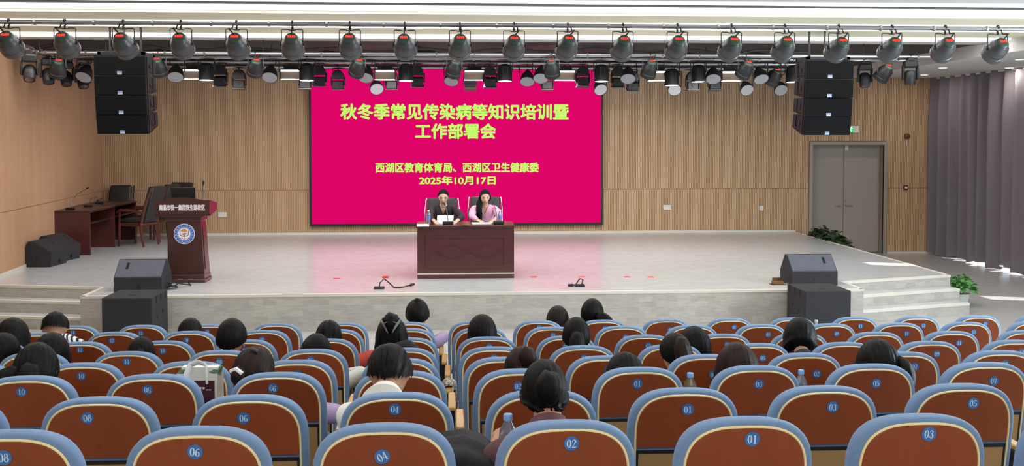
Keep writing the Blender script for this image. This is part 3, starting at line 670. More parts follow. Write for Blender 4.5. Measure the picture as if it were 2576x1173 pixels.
sub('black subwoofer box in front of the stage at the right, beside the steps', at(2083, 731, 12.25).x, 12.25, -1)
# --- small things lying on the stage
def floor_mic(label, pts, loc):
    t = thing('gooseneck_microphone', label, 'microphone', loc)
    MB().rbox(-.07, .07, -.04, .04, 0, .03, .006).build('mic_base', 'black_frame', t)
    MB().tube(pts, .009, 6).build('gooseneck', 'cable', t)
    b = Vector(pts[-1]); d = (b-Vector(pts[-2])).normalized(); MB().tube([b, b+d*.02, b+d*.08], [.012, .02, .016], 8).build('mic_head', 'black_frame', t)
p = on(954, 727, 0)
floor_mic('black gooseneck microphone stretched out on the stage floor left of the desk', [(0, 0, .03), (.01, .02, .08), (.06, .1, .12), (.13, .12, .06), (.19, .05, .012), (.27, 0, .012), (.34, .04, .02), (.40, .08, .03)], p)
p = on(1458, 721, 0)
floor_mic('small curled black gooseneck microphone on the stage floor right of the desk', [(.03, 0, .03), (.05, .02, .09), (.01, .05, .1), (-.03, .04, .05), (-.05, 0, .02), (-.08, 0, .02)], p)
for i, (px, py, lab) in enumerate(((847, 701, 'faint red tape mark on the stage, far left of the desk'), (970, 699, 'bright red tape mark on the stage above the stretched microphone'), (1343, 697, 'red tape mark on the stage just right of the desk'),
                        (1464, 697, 'red tape mark on the stage above the curled microphone'), (1578, 697, 'red tape mark on the stage, second from the right end of the row'), (1637, 697, 'red tape mark on the stage at the right end of the row'))):
    p = on(px, py, .0); o = MB().box(-.045, .045, -.05, .05, 0, .0015 if i != 1 else .02).build('floor_mark', 'tape_red', loc=p, smooth=0); tag(o, lab, 'tape', 'red tape marks on the stage')
t = tag(MB().tube([on(420, 727, .02)-on(430, 727, 0)] + [Vector((.05*math.cos(a*.9)+.03, .10*math.sin(a*.9), .015+.006*a)) for a in range(14)] + [Vector((.2, .25, .01)), Vector((.1, .5, .01))], .008, 6).build('coiled_cable', 'cable', loc=on(430, 727, 0)), 'small coil of black cable on the stage beside the lectern foot', 'cable')
p = on(1956, 716, 0); t = thing('floor_socket', 'small brown floor socket box with open lid beside the right monitor', 'floor socket', p)
MB().rbox(-.07, .07, -.06, .06, 0, .05, .006).build('box', 'brass', t); MB().rbox(-.1, .1, -.075, .075, .0, .006, .002).build('base_plate', 'brass', t); MB().rbox(-.06, .06, .05, .058, .03, .09, .003).build('lid', 'brass', t)
MB().tube([(.05, -.02, .03), (.14, -.05, .03), (.26, -.06, .02)], .01, 6).build('lead', 'cable', t)
# --- pothos plants
def leaf_mesh():
    n = 6; vs = []; fs = []
    for i in range(n+1):
        u = i/n; wd = math.sin(math.pi*u**.7)*.42*(1-.25*u); z = .12*math.sin(math.pi*u)
        vs += [(-wd, u, z-.06*wd), (0, u, z+.05), (wd, u, z-.06*wd)]
    for i in range(n):
        a = 3*i; fs += [(a, a+1, a+4, a+3), (a+1, a+2, a+5, a+4)]
    return vs, fs
def plant(label, loc, spread, n, m, seed, lsz, group):
    rnd = random.Random(seed); t = thing('potted_pothos', label, 'plant', loc, 0, group)
    MB().lathe([(.09, 0), (.10, .01), (.13, .17), (.14, .18), (.125, .175), (.12, .15)], 20).build('pot', 'pot', t)
    lv, lf = leaf_mesh(); me = MB().add([Vector(v)*lsz for v in lv], lf).data('leaf', m, 60)
    stem = MB()
    for i in range(n):
        a = rnd.uniform(0, 2*math.pi); r_ = rnd.uniform(.15, 1)**.7; x = math.cos(a)*r_*spread[0]; y = math.sin(a)*r_*spread[1]; z = .16+spread[2]*(1-r_*r_*.75)*rnd.uniform(.45, 1)
        o = put('leaf', me, t, (x, y, z)); o.rotation_euler = (rnd.uniform(-.9, .35), rnd.uniform(-.5, .5), a-math.pi/2+rnd.uniform(-.6, .6)); s = rnd.uniform(.7, 1.25); o.scale = (s, s, s)
        stem.tube([(x*.1, y*.1, .15), (x*.55, y*.55, .1+z*.75), (x, y, z)], .003, 4)
    stuff(stem.build('stems', m, t)); return t
plant('long dark green pothos plant beside the back right corner of the stage', (7.53, 19.45, ZF+.14), (.2, 1.05, .42), 290, 'leaf_dark', 4, .125, None)
s_ = tag(MB().rbox(-.18, .18, -.9, .9, 0, .14, .01).build('plant_stand', 'pot', loc=(7.56, 19.45, ZF)), 'low pale plant stand under the dark pothos beside the stage', 'plant stand')
plant('bright green pothos plant on the hall floor by the right steps', (7.62, 14.4, ZF), (.2, .26, .34), 130, 'leaf', 9, .08, None)
# ================================================================== RIG OVER THE STAGE
BZ = 3.3
BARS = {'a': 15.24, 'b': 15.94, 'c': 16.9, 'd': 18.07}
def bar(label, p, q, r, zc, drops, group='lighting bars', rod='dark_steel', fr=None):
    p, q = Vector(p), Vector(q); mid = (p+q)/2
    t = thing('lighting_bar', label, 'lighting bar', mid, 0, group)
    MB().cyl(p-mid, q-mid, r, 10).build('pipe', 'pipe_steel', t)
    n = drops; jn = MB(); d = (q-p).normalized()
    for i in range(n):
        c = (p-mid)+(q-p)*(fr[i] if fr else (i+.5)/n)
        MB().cyl(c, c+Vector((0, 0, zc-.001-p.z)), .006, 6).build('drop_rod', rod, t)
    for i in range(24):
        c = (p-mid)+(q-p)*((i+.5)/24); jn.cyl(c-d*.012, c+d*.012, r*1.25, 8)
    stuff(jn.build('pipe_collar', 'steel', t))
    return t
bar('long steel pipe carrying the front row of spotlights under the hall ceiling', (-6.5, 10.8, 3.255), (8.1, 10.8, 3.255), .024, 3.5, 2, rod='nosing', fr=(.04, .97))
for k, lab in (('a', 'stage lighting pipe nearest the audience under the dark ceiling'), ('b', 'second stage lighting pipe from the audience under the dark ceiling'), ('c', 'third stage lighting pipe from the audience under the dark ceiling'), ('d', 'stage lighting pipe nearest the screen under the dark ceiling')):
    x1 = 7.6 if k in 'ab' else 6.6
    bar(lab, (-6.3, BARS[k], BZ), (x1, BARS[k], BZ), .032, 3.5, 6)
bar('short steel pipe running along the top of the left wall', (-6.12, 14.6, BZ-.01), (-5.98, 18.2, BZ-.01), .03, 3.5, 3)
for k, dz, lab in (('a', .07, 'black cable bundle strung along the pipe nearest the audience'), ('b', .06, 'black cable bundle strung along the second pipe from the audience'), ('c', .05, 'black cable bundle strung along the third pipe from the audience')):
    rnd = random.Random(ord(k)); pts = [(x*.28-6.2, BARS[k]+.03, BZ+dz+.035*math.sin(x*1.3)+rnd.uniform(-.02, .02)) for x in range(43)]
    tag(MB().tube(pts, .022, 6).build('cable_bundle', 'cable', loc=(0, 0, 0)), lab, 'cable', 'cable bundles over the stage')
pts = [(-6.13+.14*i/60+.03*math.cos(i*1.6), 14.7+3.3*i/60, BZ+.02+.035*math.sin(i*1.6)) for i in range(61)]
tag(MB().tube(pts, .016, 6).build('cable_bundle', 'dark_steel'), 'grey cable coiled round the pipe along the left wall', 'cable')

def MT(*a): return Matrix.Translation(a)
def aim(d):                                          # matrix that turns +z into d
    return Vector(d).normalized().to_track_quat('Z', 'Y').to_matrix().to_4x4()
PROTO = {}
def loop_mesh():
    return MB().tube([(.02, .03, .045), (.06, .02, .03), (.095, 0, -.03), (.085, -.01, -.10), (.03, 0, -.13), (0, .01, -.10)], .0075, 6).data('power_cable', 'cable')
def proto(k, f):
    if k not in PROTO: PROTO[k] = f()
    return PROTO[k]
def yoke_mesh(hw, drop, kink=.008, r=.006):
    def f():
        m = MB(); m.tube([(-hw, 0, -drop), (-hw, 0, -.065), (-hw+.01, 0, -.058), (-hw*.4, 0, -.058), (-.02, 0, -.058-kink), (.02, 0, -.058-kink), (hw*.4, 0, -.058), (hw-.01, 0, -.058), (hw, 0, -.065), (hw, 0, -drop)], r, 6)
        return m.data('yoke', 'fixture_grey')
    return f
def clamp_mesh():
    m = MB(); m.tube([(0, -.03, 0), (0, -.022, .028), (0, .01, .036), (0, .032, .01), (0, .03, -.02), (0, 0, -.034), (0, -.006, -.066)], .009, 6); m.cyl((0, 0, -.03), (0, 0, -.068), .012, 8)
    return m.data('clamp', 'dark_steel')
def par_body():
    m = MB(); m.lathe([(.0, .012), (.035, .006), (.064, .014), (.078, .03), (.084, .055), (.100, .08), (.113, .11), (.115, .20), (.122, .206), (.122, .265), (.112, .265), (.108, .22), (.0, .215)], 24)
    return m.data('body', 'fixture_grey')
def par_cap():
    m = MB(); m.lathe([(0, -.002), (.03, -.005), (.058, .001), (.07, .012), (.072, .022)], 20); return m.data('rear_cap', 'cap_green')
def digit_display():
    m = MB()
    for i in range(4): m.box(-.040+i*.021, -.026+i*.021, -.002, .022, -.0085, -.002)
    return m.data('display', 'red_led')
def knob_mesh():
    m = MB(); m.cyl((0, 0, 0), (.022, 0, 0), .016, 8); m.tube([(.018, 0, .03), (.02, 0, 0), (.022, .005, -.03)], .006, 6); return m.data('knob', 'dark_steel')
def par_light(name, label, loc, yaw, tilt, group, cable_side, drop=.21, body_m=None, roll=0):
    t = thing(name, label, 'stage light', loc, 0, group)
    put('clamp', proto('clamp', clamp_mesh), t); put('yoke', proto('yoke%s' % drop, yoke_mesh(.113, drop)), t)
    d = Vector((math.sin(yaw)*math.cos(tilt), math.cos(yaw)*math.cos(tilt), -math.sin(tilt)))
    z = d; x = Vector((math.cos(yaw), -math.sin(yaw), 0)); y = z.cross(x)
    M = Matrix(((x.x, y.x, z.x, 0), (x.y, y.y, z.y, 0), (x.z, y.z, z.z, 0), (0, 0, 0, 1)))
    M = MT(0, 0, -drop) @ M @ MT(0, 0, -.13)
    b = put('body', proto('par_body', par_body), t)
    b.matrix_local = M
    if body_m:
        b.material_slots[0].link = 'OBJECT'; b.material_slots[0].material = MATS[body_m]
    put('rear_cap', proto('par_cap', par_cap), b); dsp = put('display', proto('digits', digit_display), b)
    up = (M.to_3x3().inverted() @ Vector((0, 0, 1)))
    dsp.rotation_euler = (0, 0, math.atan2(up.y, up.x)-math.pi/2)
    for s in (-1, 1): put('knob', proto('knob', knob_mesh), t, (s*.106, 0, -drop), (0, 0, 0 if s > 0 else math.pi))
    r0 = M @ Vector((0, 0, 0))
    s = cable_side
    MB().tube([r0+Vector((0, .0, .03)), r0+Vector((s*.05, -.01, .09)), (s*.045+r0.x*.3, -.02, -.06), (s*.02, -.012, .02)], .008, 6).build('power_cable', 'cable', t)
    return t
fx = [22, 163, 310, 455, 595, 735, 880, 1018, 1157, 1293, 1428, 1567, 1704, 1840, 1974, 2110, 2244, 2378, 2510]
fdy = [118, 121, 124, 123, 123, 120, 117, 121, 119, 121, 117, 121, 120, 121, 121, 124, 123, 120, 126]
for i, px in enumerate(fx):
    x = at(px, 64, 10.8).x
    if 0 < i < 18: lab = 'grey spotlight with red digits on the long front pipe, %s from the left' % ORD[i]
    else: lab = 'grey spotlight with red digits at the %s end of the long front pipe' % ('left' if i == 0 else 'right')
    par_light('spotlight', lab, (x, 10.8, 3.255), R(((i*7) % 5-2)*1.6), R(28), 'spotlights on the long front pipe', (-1 if i < 5 else (.25 if i < 9 else 1)), drop=.215+.004*(fdy[i]-120)/4)

def bell_body():
    m = MB(); m.lathe([(0, 0), (.04, .002), (.05, .03), (.075, .06), (.10, .11), (.118, .17), (.126, .215), (.126, .24), (.116, .24)], 24); return m.data('bell_housing', 'fixture_black')
def disc_mesh():
    m = MB(); m.cyl((0, 0, .238), (0, 0, .2425), .116, 28); m.cyl((0, 0, .2425), (0, 0, .246), .008, 8); return m.data('lens_plate', 'lens_disc')
def wash_light(label, loc, tilt, yaw, group, drop=.17):
    t = thing('wash_light', label, 'stage light', loc, 0, group); lp = put('power_cable', proto('loop', loop_mesh), t); lp.scale = (1 if int(loc[0]*97) % 2 else -1, 1, 1)
    put('clamp', proto('clamp', clamp_mesh), t); put('yoke', proto('yokew%s' % drop, yoke_mesh(.135, drop, 0, .008)), t).data.materials[0] = MATS['fixture_black']
    d = (math.sin(yaw)*math.cos(tilt), -math.cos(yaw)*math.cos(tilt), -math.sin(tilt))
    b = put('bell_housing', proto('bell', bell_body), t); b.matrix_local = MT(0, 0, -drop) @ aim(d) @ MT(0, 0, -.12)
    put('lens_plate', proto('disc', disc_mesh), b)
    return t
def can_body():
    m = MB(); m.lathe([(0, 0), (.05, -.004), (.085, -.02), (.105, -.05), (.11, -.06), (.118, -.25), (.122, -.26), (.122, -.28), (.112, -.28), (.108, -.262)], 24)
    for i in range(10):
        a = 2*math.pi*i/10; m.box(.1, .119, -.006, .006, -.2, -.07, Matrix.Rotation(a, 4, 'Z'))
    return m.data('can_housing', 'fixture_black')
def can_lens(): return MB().cyl((0, 0, -.272), (0, 0, -.276), .11, 24).data('lens', 'lens_lit')
def can_light(label, loc, group, drop=.06, lean=4):
    t = thing('can_light', label, 'stage light', loc, 0, group); lp = put('power_cable', proto('loop', loop_mesh), t); lp.scale = (1 if int(loc[0]*97) % 2 else -1, 1, 1); put('clamp', proto('clamp', clamp_mesh), t)
    put('yoke', proto('yokec%s' % drop, yoke_mesh(.128, drop+.12, 0, .008)), t).data.materials[0] = MATS['fixture_black']
    b = put('can_housing', proto('can', can_body), t, (0, 0, -drop), (R(-lean), 0, 0)); put('lens', proto('canl', can_lens), b)
    return t
def mh_base(): return MB().rbox(-.10, .10, -.085, .085, -.17, -.06, .02).prism([(-.06, -.06), (.06, -.06), (.03, -.02), (-.03, -.02)], -.06, .06).data('base', 'fixture_black')
def mh_arms(): return MB().rbox(-.016, .016, -.05, .05, -.36, -.13, .012).data('arm', 'fixture_black')
def mh_head(): return MB().lathe([(0, .13), (.06, .125), (.085, .09), (.09, .0), (.085, -.06), (.078, -.1), (.07, -.1), (.065, -.085), (0, -.085)], 20).data('head', 'fixture_black')
def mh_lens(): return MB().cyl((0, 0, -.088), (0, 0, -.095), .06, 20).data('lens', 'chrome')
def moving_head(label, loc, yaw, tilt, group):
    t = thing('moving_head_light', label, 'stage light', loc, yaw, group); lp = put('power_cable', proto('loop', loop_mesh), t); lp.scale = (1 if int(loc[0]*97) % 2 else -1, 1, 1); put('clamp', proto('clamp', clamp_mesh), t)
    put('base', proto('mhb', mh_base), t); [put('arm', proto('mha', mh_arms), t, (q*.105, 0, 0)) for q in (-1, 1)]; h = put('head', proto('mhh', mh_head), t, (0, 0, -.34), (tilt, 0, 0)); put('lens', proto('mhl', mh_lens), h)
    return t
def sq_body():
    m = MB(); m.prism([(-.045, -.06), (.045, -.06), (.10, -.13), (.105, -.22), (-.105, -.22), (-.10, -.13)], -.08, .08); return m.data('yoke_base', 'fixture_black')
def sq_arms(): return MB().rbox(-.012, .012, -.045, .045, -.34, -.18, .008).data('arm', 'fixture_black')
def sq_head():
    m = MB().rbox(-.098, .098, -.08, .08, -.075, .07, .012); m.cyl((0, -.08, 0), (0, -.095, 0), .03, 10); return m.data('head', 'fixture_black')
def sq_rim(): return MB().rbox(-.112, .112, -.092, .092, -.092, -.072, .006).data('head_rim', 'fixture_grey')
def square_head(label, loc, tilt, group):
    t = thing('beam_light', label, 'stage light', loc, 0, group); lp = put('power_cable', proto('loop', loop_mesh), t); lp.scale = (1 if int(loc[0]*97) % 2 else -1, 1, 1); put('clamp', proto('clamp', clamp_mesh), t)
    put('yoke_base', proto('sqb', sq_body), t); [put('arm', proto('sqa', sq_arms), t, (q*.115, 0, 0)) for q in (-1, 1)]; h = put('head', proto('sqh', sq_head), t, (0, 0, -.32), (tilt, 0, 0)); put('head_rim', proto('sqr', sq_rim), h)
    return t
def pl_box():
    m = MB(); m.box(-.17, .17, .05, .075, -.30, -.13); m.box(-.17, .17, -.07, .075, -.13, -.115); m.box(-.178, -.17, -.07, .075, -.30, -.115); m.box(.17, .178, -.07, .075, -.30, -.115)
    m.box(-.12, .12, -.03, .06, -.115, -.06); return m.data('lamp_box', 'fixture_black')
def pl_refl(): return MB().add([(-.168, .048, -.298), (.168, .048, -.298), (.168, -.02, -.14), (-.168, -.02, -.14)], [(0, 1, 2, 3)]).data('reflector', 'reflector', 0)
def pl_tube():
    m = MB()
    for y in (-.055, -.03): m.cyl((-.16, y, -.15), (.16, y, -.15), .014, 8)
    return m.data('lamp_tube', 'lens_lit')
def pl_flap(): return MB().add([(0, -.07, 0), (0, .07, 0), (.09, .07, -.12), (.09, -.07, -.12), (.008, -.07, 0), (.008, .07, 0), (.098, .07, -.12), (.098, -.07, -.12)], [(0, 3, 2, 1), (4, 5, 6, 7), (0, 1, 5, 4), (1, 2, 6, 5), (2, 3, 7, 6), (3, 0, 4, 7)]).data('barn_door', 'flap_pink', 0)
def panel_light(label, loc, side, group):
    t = thing('panel_light', label, 'stage light', loc, 0, group); lp = put('power_cable', proto('loop', loop_mesh), t); lp.scale = (1 if int(loc[0]*97) % 2 else -1, 1, 1); put('clamp', proto('clamp', clamp_mesh), t)
    put('lamp_box', proto('plb', pl_box), t); put('reflector', proto('plr', pl_refl), t); put('lamp_tube', proto('plt', pl_tube), t)
    area('panel_lamp', Vector(loc)+Vector((0, 0, -.306)), .32, .09, 35, (1, .97, .95), (R(25), 0, 0))
    f = put('barn_door', proto('plf', pl_flap), t, (side*.178, 0, -.13))
    if side < 0: f.scale = (-1, 1, 1)
    return t
# fixtures over the stage: kind, pixel column, pipe
FIX = [('P', 398, 'a'), ('W', 442, 'b'), ('L', 487, 'c', 1), ('C', 519, 'b'), ('S', 553, 'c'), ('S', 601, 'd'), ('P', 643, 'a'), ('W', 680, 'b'), ('L', 732, 'c', -1), ('C', 772, 'b'), ('S', 768, 'd'), ('S', 803, 'c'), ('S', 850, 'd'),
       ('P', 900, 'a'), ('W', 922, 'b'), ('L', 968, 'c', 1), ('W', 946, 'd'), ('S', 985, 'd'), ('C', 1021, 'b'), ('S', 1050, 'c'), ('P', 1143, 'a'), ('W', 1137, 'c'), ('L', 1193, 'c', 1), ('S', 1183, 'd'), ('S', 1233, 'c'), ('C', 1270, 'b'),
       ('W', 1327, 'c'), ('W', 1361, 'b'), ('P', 1388, 'a'), ('S', 1376, 'd'), ('L', 1421, 'c', 1), ('S', 1466, 'c'), ('C', 1513, 'b'), ('W', 1507, 'd'), ('S', 1555, 'c'), ('W', 1580, 'b'), ('S', 1592, 'd'), ('P', 1635, 'a'), ('L', 1655, 'c', 1),
       ('C', 1690, 'b'), ('W', 1696, 'd'), ('S', 1742, 'd'), ('C', 1757, 'b'), ('S', 1798, 'd'), ('W', 1794, 'b'), ('L', 1840, 'c', 1), ('P', 1876, 'a'), ('W', 1876, 'd'), ('W', 1911, 'b'), ('P', 1948, 'b'), ('W', 1962, 'd'), ('C', 1995, 'b')]
KN = dict(P='grey spotlight with a red display', W='wash light with a pale lens', L='box lamp with glowing tubes', C='black upright can light', S='black beam light with square head')
TOT = {k: sum(1 for f in FIX if f[0] == k) for k in KN}
cnt = {}
lbl = {}
for k in KN:
    for n, f in enumerate(sorted([f for f in FIX if f[0] == k], key=lambda f: f[1])):
        lbl[f] = '%s over the stage, %s' % (KN[k], 'leftmost of its kind' if n == 0 else 'rightmost of its kind' if n == TOT[k]-1 else '%s of its kind from the left' % ORD[n])
rnd = random.Random(5)
for f in FIX:
    k, px, b = f[:3]; Y = BARS[b]; loc = (at(px, 150, Y).x, Y, BZ); lab = lbl[f]
    if k == 'P': par_light('stage_spotlight', lab, loc, R(rnd.uniform(-22, 14)), R(rnd.uniform(42, 55)), 'spotlights over the stage', rnd.choice((-1, 1)), drop=.20 if px != 1948 else .27, body_m='fixture_black')
    elif k == 'W': wash_light(lab, loc, R(52 if b in 'bc' else 38), R(rnd.uniform(-15, 15)), 'wash lights over the stage', .23 if b != 'd' else .33)
    elif k == 'C': can_light(lab, loc, 'can lights over the stage', .09 if px not in (1690,) else .15)
    elif k == 'S': square_head(lab, loc, R(rnd.uniform(-14, 22)), 'beam lights over the stage')
    else: panel_light(lab, loc, f[3], 'box lamps over the stage')
for i, px in enumerate((74, 122, 166, 208)):
    r = ray(px, 178); Y = -6.06/(r.x/r.y)
    moving_head('black moving head light on the pipe along the left wall, %s' % ('nearest the audience' if i == 0 else ORD[i]+' from the audience' if i < 3 else 'farthest from the audience'), (-6.06, Y, BZ-.01), R((20, 25, 30, 35)[i]), R(-28), 'moving heads along the left wall')
r = ray(148, 165); Y = 15.3
par_light('stage_spotlight', 'dark spotlight with a red display among the moving heads at the left wall', (at(146, 150, Y).x, Y, BZ), R(-28), R(50), None, 1, drop=.22, body_m='fixture_black')
wash_light('wash light with a pale round lens just left of the hanging left loudspeakers', (at(216, 150, BARS['b']).x, BARS['b'], BZ), R(50), R(-10), None, .24)
moving_head('black moving head light just right of the hanging right loudspeakers', (at(2176, 150, BARS['b']).x, BARS['b'], BZ), R(-12), R(-10), 'moving heads at the right')
moving_head('black moving head light farthest right over the stage', (at(2290, 150, BARS['a']).x, BARS['a'], BZ), R(-12), R(4), 'moving heads at the right')
par_light('stage_spotlight', 'dark spotlight with a red display between the two right moving heads', (at(2226, 150, BARS['a']).x, BARS['a'], BZ), R(-24), R(46), None, 1, drop=.24, body_m='fixture_black')

# ---- line arrays
def cab_mesh(w, d, h, th):
    m = MB(); m.prism([(0, 0), (0, h), (d*.25, h), (d, h-th), (d, th), (d*.25, 0)], -w/2, w/2, 'x'); return m.data('cabinet', 'speaker_black', 0)
def line_array(label, pts, side):
    """pts: centre x, y front, top z; four cabinets hung in a curve"""
    x, y, z = pts; w = .66; d = .45; h = .258
    t = thing('line_array', label, 'speaker', (x, y+.2, z), 0, 'hanging line arrays')
    MB().box(-.3, -.26, -.15, .3, .0, .05).box(.26, .3, -.15, .3, .0, .05).box(-.3, .3, -.15, -.1, .01, .05).box(-.3, .3, .25, .3, .01, .05).cyl((0, 0, .03), (0, 0, 3.5-z), .015, 8).cyl((-.2, .05, .03), (-.2, .05, 3.5-z), .015, 8).cyl((.2, .05, .03), (.2, .05, 3.5-z), .015, 8).build('fly_bar', 'dark_steel', t)
    cm = proto('cab', lambda: cab_mesh(w, d, h-.008, .035))
    gm = proto('cabg', lambda: MB().rbox(-w/2+.006, w/2-.006, -.012, 0, .006, h-.014, .003).data('grille', 'grille_black'))
    def rigs():
        m = MB()
        m.box(-.004, .012, .04, .07, .01, h-.01); m.box(-.004, .012, .3, .33, .03, h-.04); m.cyl((0, .18, h*.5), (.012, .18, h*.5), .03, 10); m.box(-.004, .009, .07, .3, h*.2, h*.26)
        return m.data('rigging_plate', 'dark_steel')
    def badge():
        m = MB(); m.cur = 0; m.box(-.03, .03, -.016, -.012, -.022, .022); m.cur = 1; m.box(-.024, .024, -.0175, -.016, .004, .016); m.cur = 0; m.box(-.012, .016, -.0185, -.0175, .008, .013); return m.data('badge', ['badge', 'badge_blue'], 0)
    M = MT(0, -.2, 0); ang = 0
    for i in range(4):
        ang = R((1.0, 2.4, 3.2, 4.2)[i])
        Mi = M @ MT(0, 0, -h)
        ML = Mi @ MT(0, 0, h) @ Matrix.Rotation(ang, 4, 'X') @ MT(0, 0, -h); c = put('cabinet', cm, t); c.matrix_local = ML
        put('grille', gm, c); [put('rigging_plate', proto('rigp', rigs), c, (q*w/2, 0, 0)).__setattr__('scale', (q, 1, 1)) for q in (-1, 1)]; put('badge', proto('bdg', badge), c, (0, 0, .03))
        M = ML
    return t
a, b = at(235, 140, 13.3), at(366, 140, 13.3); line_array('stack of four black loudspeaker cabinets hanging at the left of the stage', ((a.x+b.x)/2, 13.3, 3.11), 1)
a, b = at(2030, 152, 13.3), at(2146, 152, 13.3); line_array('stack of four black loudspeaker cabinets hanging at the right of the stage', ((a.x+b.x)/2, 13.3, 3.095), -1)
# ================================================================== SEATS
P_ = .582
REC = .14                                            # recline of the back as a shear
def rec(p): return (p[0], p[1]+(SEATH-p[2])*REC, p[2])
def outline(d, zb, n=12, hw=.230, zc=.68, e=3.0):
    """half-round-cornered seat back outline, inset by d, from bottom left over the top to bottom right"""
    h = hw-d; zt = SEATH-d*.76; half = []
    for i in range(4): half.append((h-.004*(1-i/3), zb+(zc-zb)*i/4))
    for i in range(n+1):
        t = math.pi/2*i/n; c, s = max(math.cos(t), 0), math.sin(t)
        half.append((h*c**(2/e), zc+(zt-zc)*s**(2/e)))
    L_ = [(-x, z) for x, z in half]; return L_[:-1]+[(0, zt)]+[(x, z) for x, z in half[::-1]][1:]
def loft(secs, zb, m):
    """secs: (y, inset) rings"""
    rings = [[rec((x, y, z)) for x, z in outline(d, zb+dz)] for y, d, dz in secs]; n = len(rings[0])
    vs = [p for r in rings for p in r]; fs = []
    for i in range(len(rings)-1):
        for k in range(n): fs.append((i*n+k, i*n+(k+1) % n, (i+1)*n+(k+1) % n, (i+1)*n+k))
    fs.append(tuple(range(n-1, -1, -1))); fs.append(tuple((len(rings)-1)*n+k for k in range(n)))
    return m.add(vs, fs)
me_cush = loft([(-.006, .016, 0), (0, .005, 0), (.012, .0005, 0), (.032, 0, 0), (.054, .005, 0), (.072, .02, .01), (.08, .045, .03)], .40, MB()).data('back_cushion', 'seat_cloth', 50)
me_shell = loft([(-.002, .0335, 0), (-.010, .0335, 0), (-.0135, .037, .002)], .637, MB()).data('back_shell', 'seat_wood', 30)
pts = [rec((x, -.009, z)) for x, z in outline(.0295, .44)]
me_pipe = MB().tube(pts, .0046, 6).data('piping', 'piping')
m = MB(); m.add([rec(p) for p in [(-.186, -.0095, .405), (.186, -.0095, .405), (.186, -.0095, .612), (-.186, -.0095, .612), (-.186, .01, .405), (.186, .01, .405), (.186, .01, .612), (-.186, .01, .612)]], [(0, 1, 2, 3), (4, 7, 6, 5), (0, 4, 5, 1), (1, 5, 6, 2), (2, 6, 7, 3), (3, 7, 4, 0)])
me_low = m.data('lower_panel', 'seat_ply', 0)
m = MB()
for q in ((-.19, .19, .612, .626), (-.194, -.186, .40, .626), (.186, .194, .40, .626)):
    x0, x1, z0, z1 = q; m.add([rec(p) for p in [(x0, -.012, z0), (x1, -.012, z0), (x1, -.012, z1), (x0, -.012, z1), (x0, .01, z0), (x1, .01, z0), (x1, .01, z1), (x0, .01, z1)]], [(0, 1, 2, 3), (4, 7, 6, 5), (0, 4, 5, 1), (1, 5, 6, 2), (2, 6, 7, 3), (3, 7, 4, 0)])
me_lowf = m.data('panel_frame', 'seat_steel', 0)
me_pan_up = MB().rbox(-.19, .19, -.04, .05, 0, .30, .03, MT(0, .22, .30) @ Matrix.Rotation(R(-8), 4, 'X'), 2).data('seat_pan', 'seat_cloth')
me_pan_dn = MB().rbox(-.19, .19, 0, .42, -.08, 0, .03, MT(0, .15, .42) @ Matrix.Rotation(R(3), 4, 'X'), 2).data('seat_pan', 'seat_cloth')
me_arm = MB().rbox(-.023, .023, .03, .36, .572, .598, .007).data('armrest', 'arm_wood')
m = MB(); m.rbox(-.018, .018, .05, .30, .30, .572, .006); m.rbox(-.016, .016, .12, .24, .01, .30, .004); m.rbox(-.028, .028, .02, .34, 0, .014, .004); m.cyl((-.022, .1, .5), (.022, .1, .5), .012, 8)
me_leg = m.data('side_stand', 'seat_steel')
m = MB().cyl((0, 0, 0), (0, -.002, 0), .0245, 24); me_plate = m.data('number_plate', 'plate_blue', 30)
# serif numerals drawn as strokes of varying width, cell .5 wide and 1 high
def stroke(m, pts, ws, y=0):
    vs = []; n = len(pts)
    for i, (x, z) in enumerate(pts):
        a = pts[max(i-1, 0)]; b = pts[min(i+1, n-1)]; d = Vector((b[0]-a[0], b[1]-a[1])); d.normalize(); w_ = ws[i] if isinstance(ws, (list, tuple)) else ws
        vs += [(x-d.y*w_/2, y, z+d.x*w_/2), (x+d.y*w_/2, y, z-d.x*w_/2)]
    e = len(m.v)*1e-6; m.add([(a, b-e, c) for a, b, c in vs], [(2*i, 2*i+1, 2*i+3, 2*i+2) for i in range(n-1)])
def arc_(cx, cz, rx, rz, a0, a1, n=14): return [(cx+rx*math.cos(R(a0+(a1-a0)*i/n)), cz+rz*math.sin(R(a0+(a1-a0)*i/n))) for i in range(n+1)]
def wsin(pts, cx, thin, thick, rx): return [thin+(thick-thin)*min(1, abs(x-cx)/rx)**1.5 for x, z in pts]
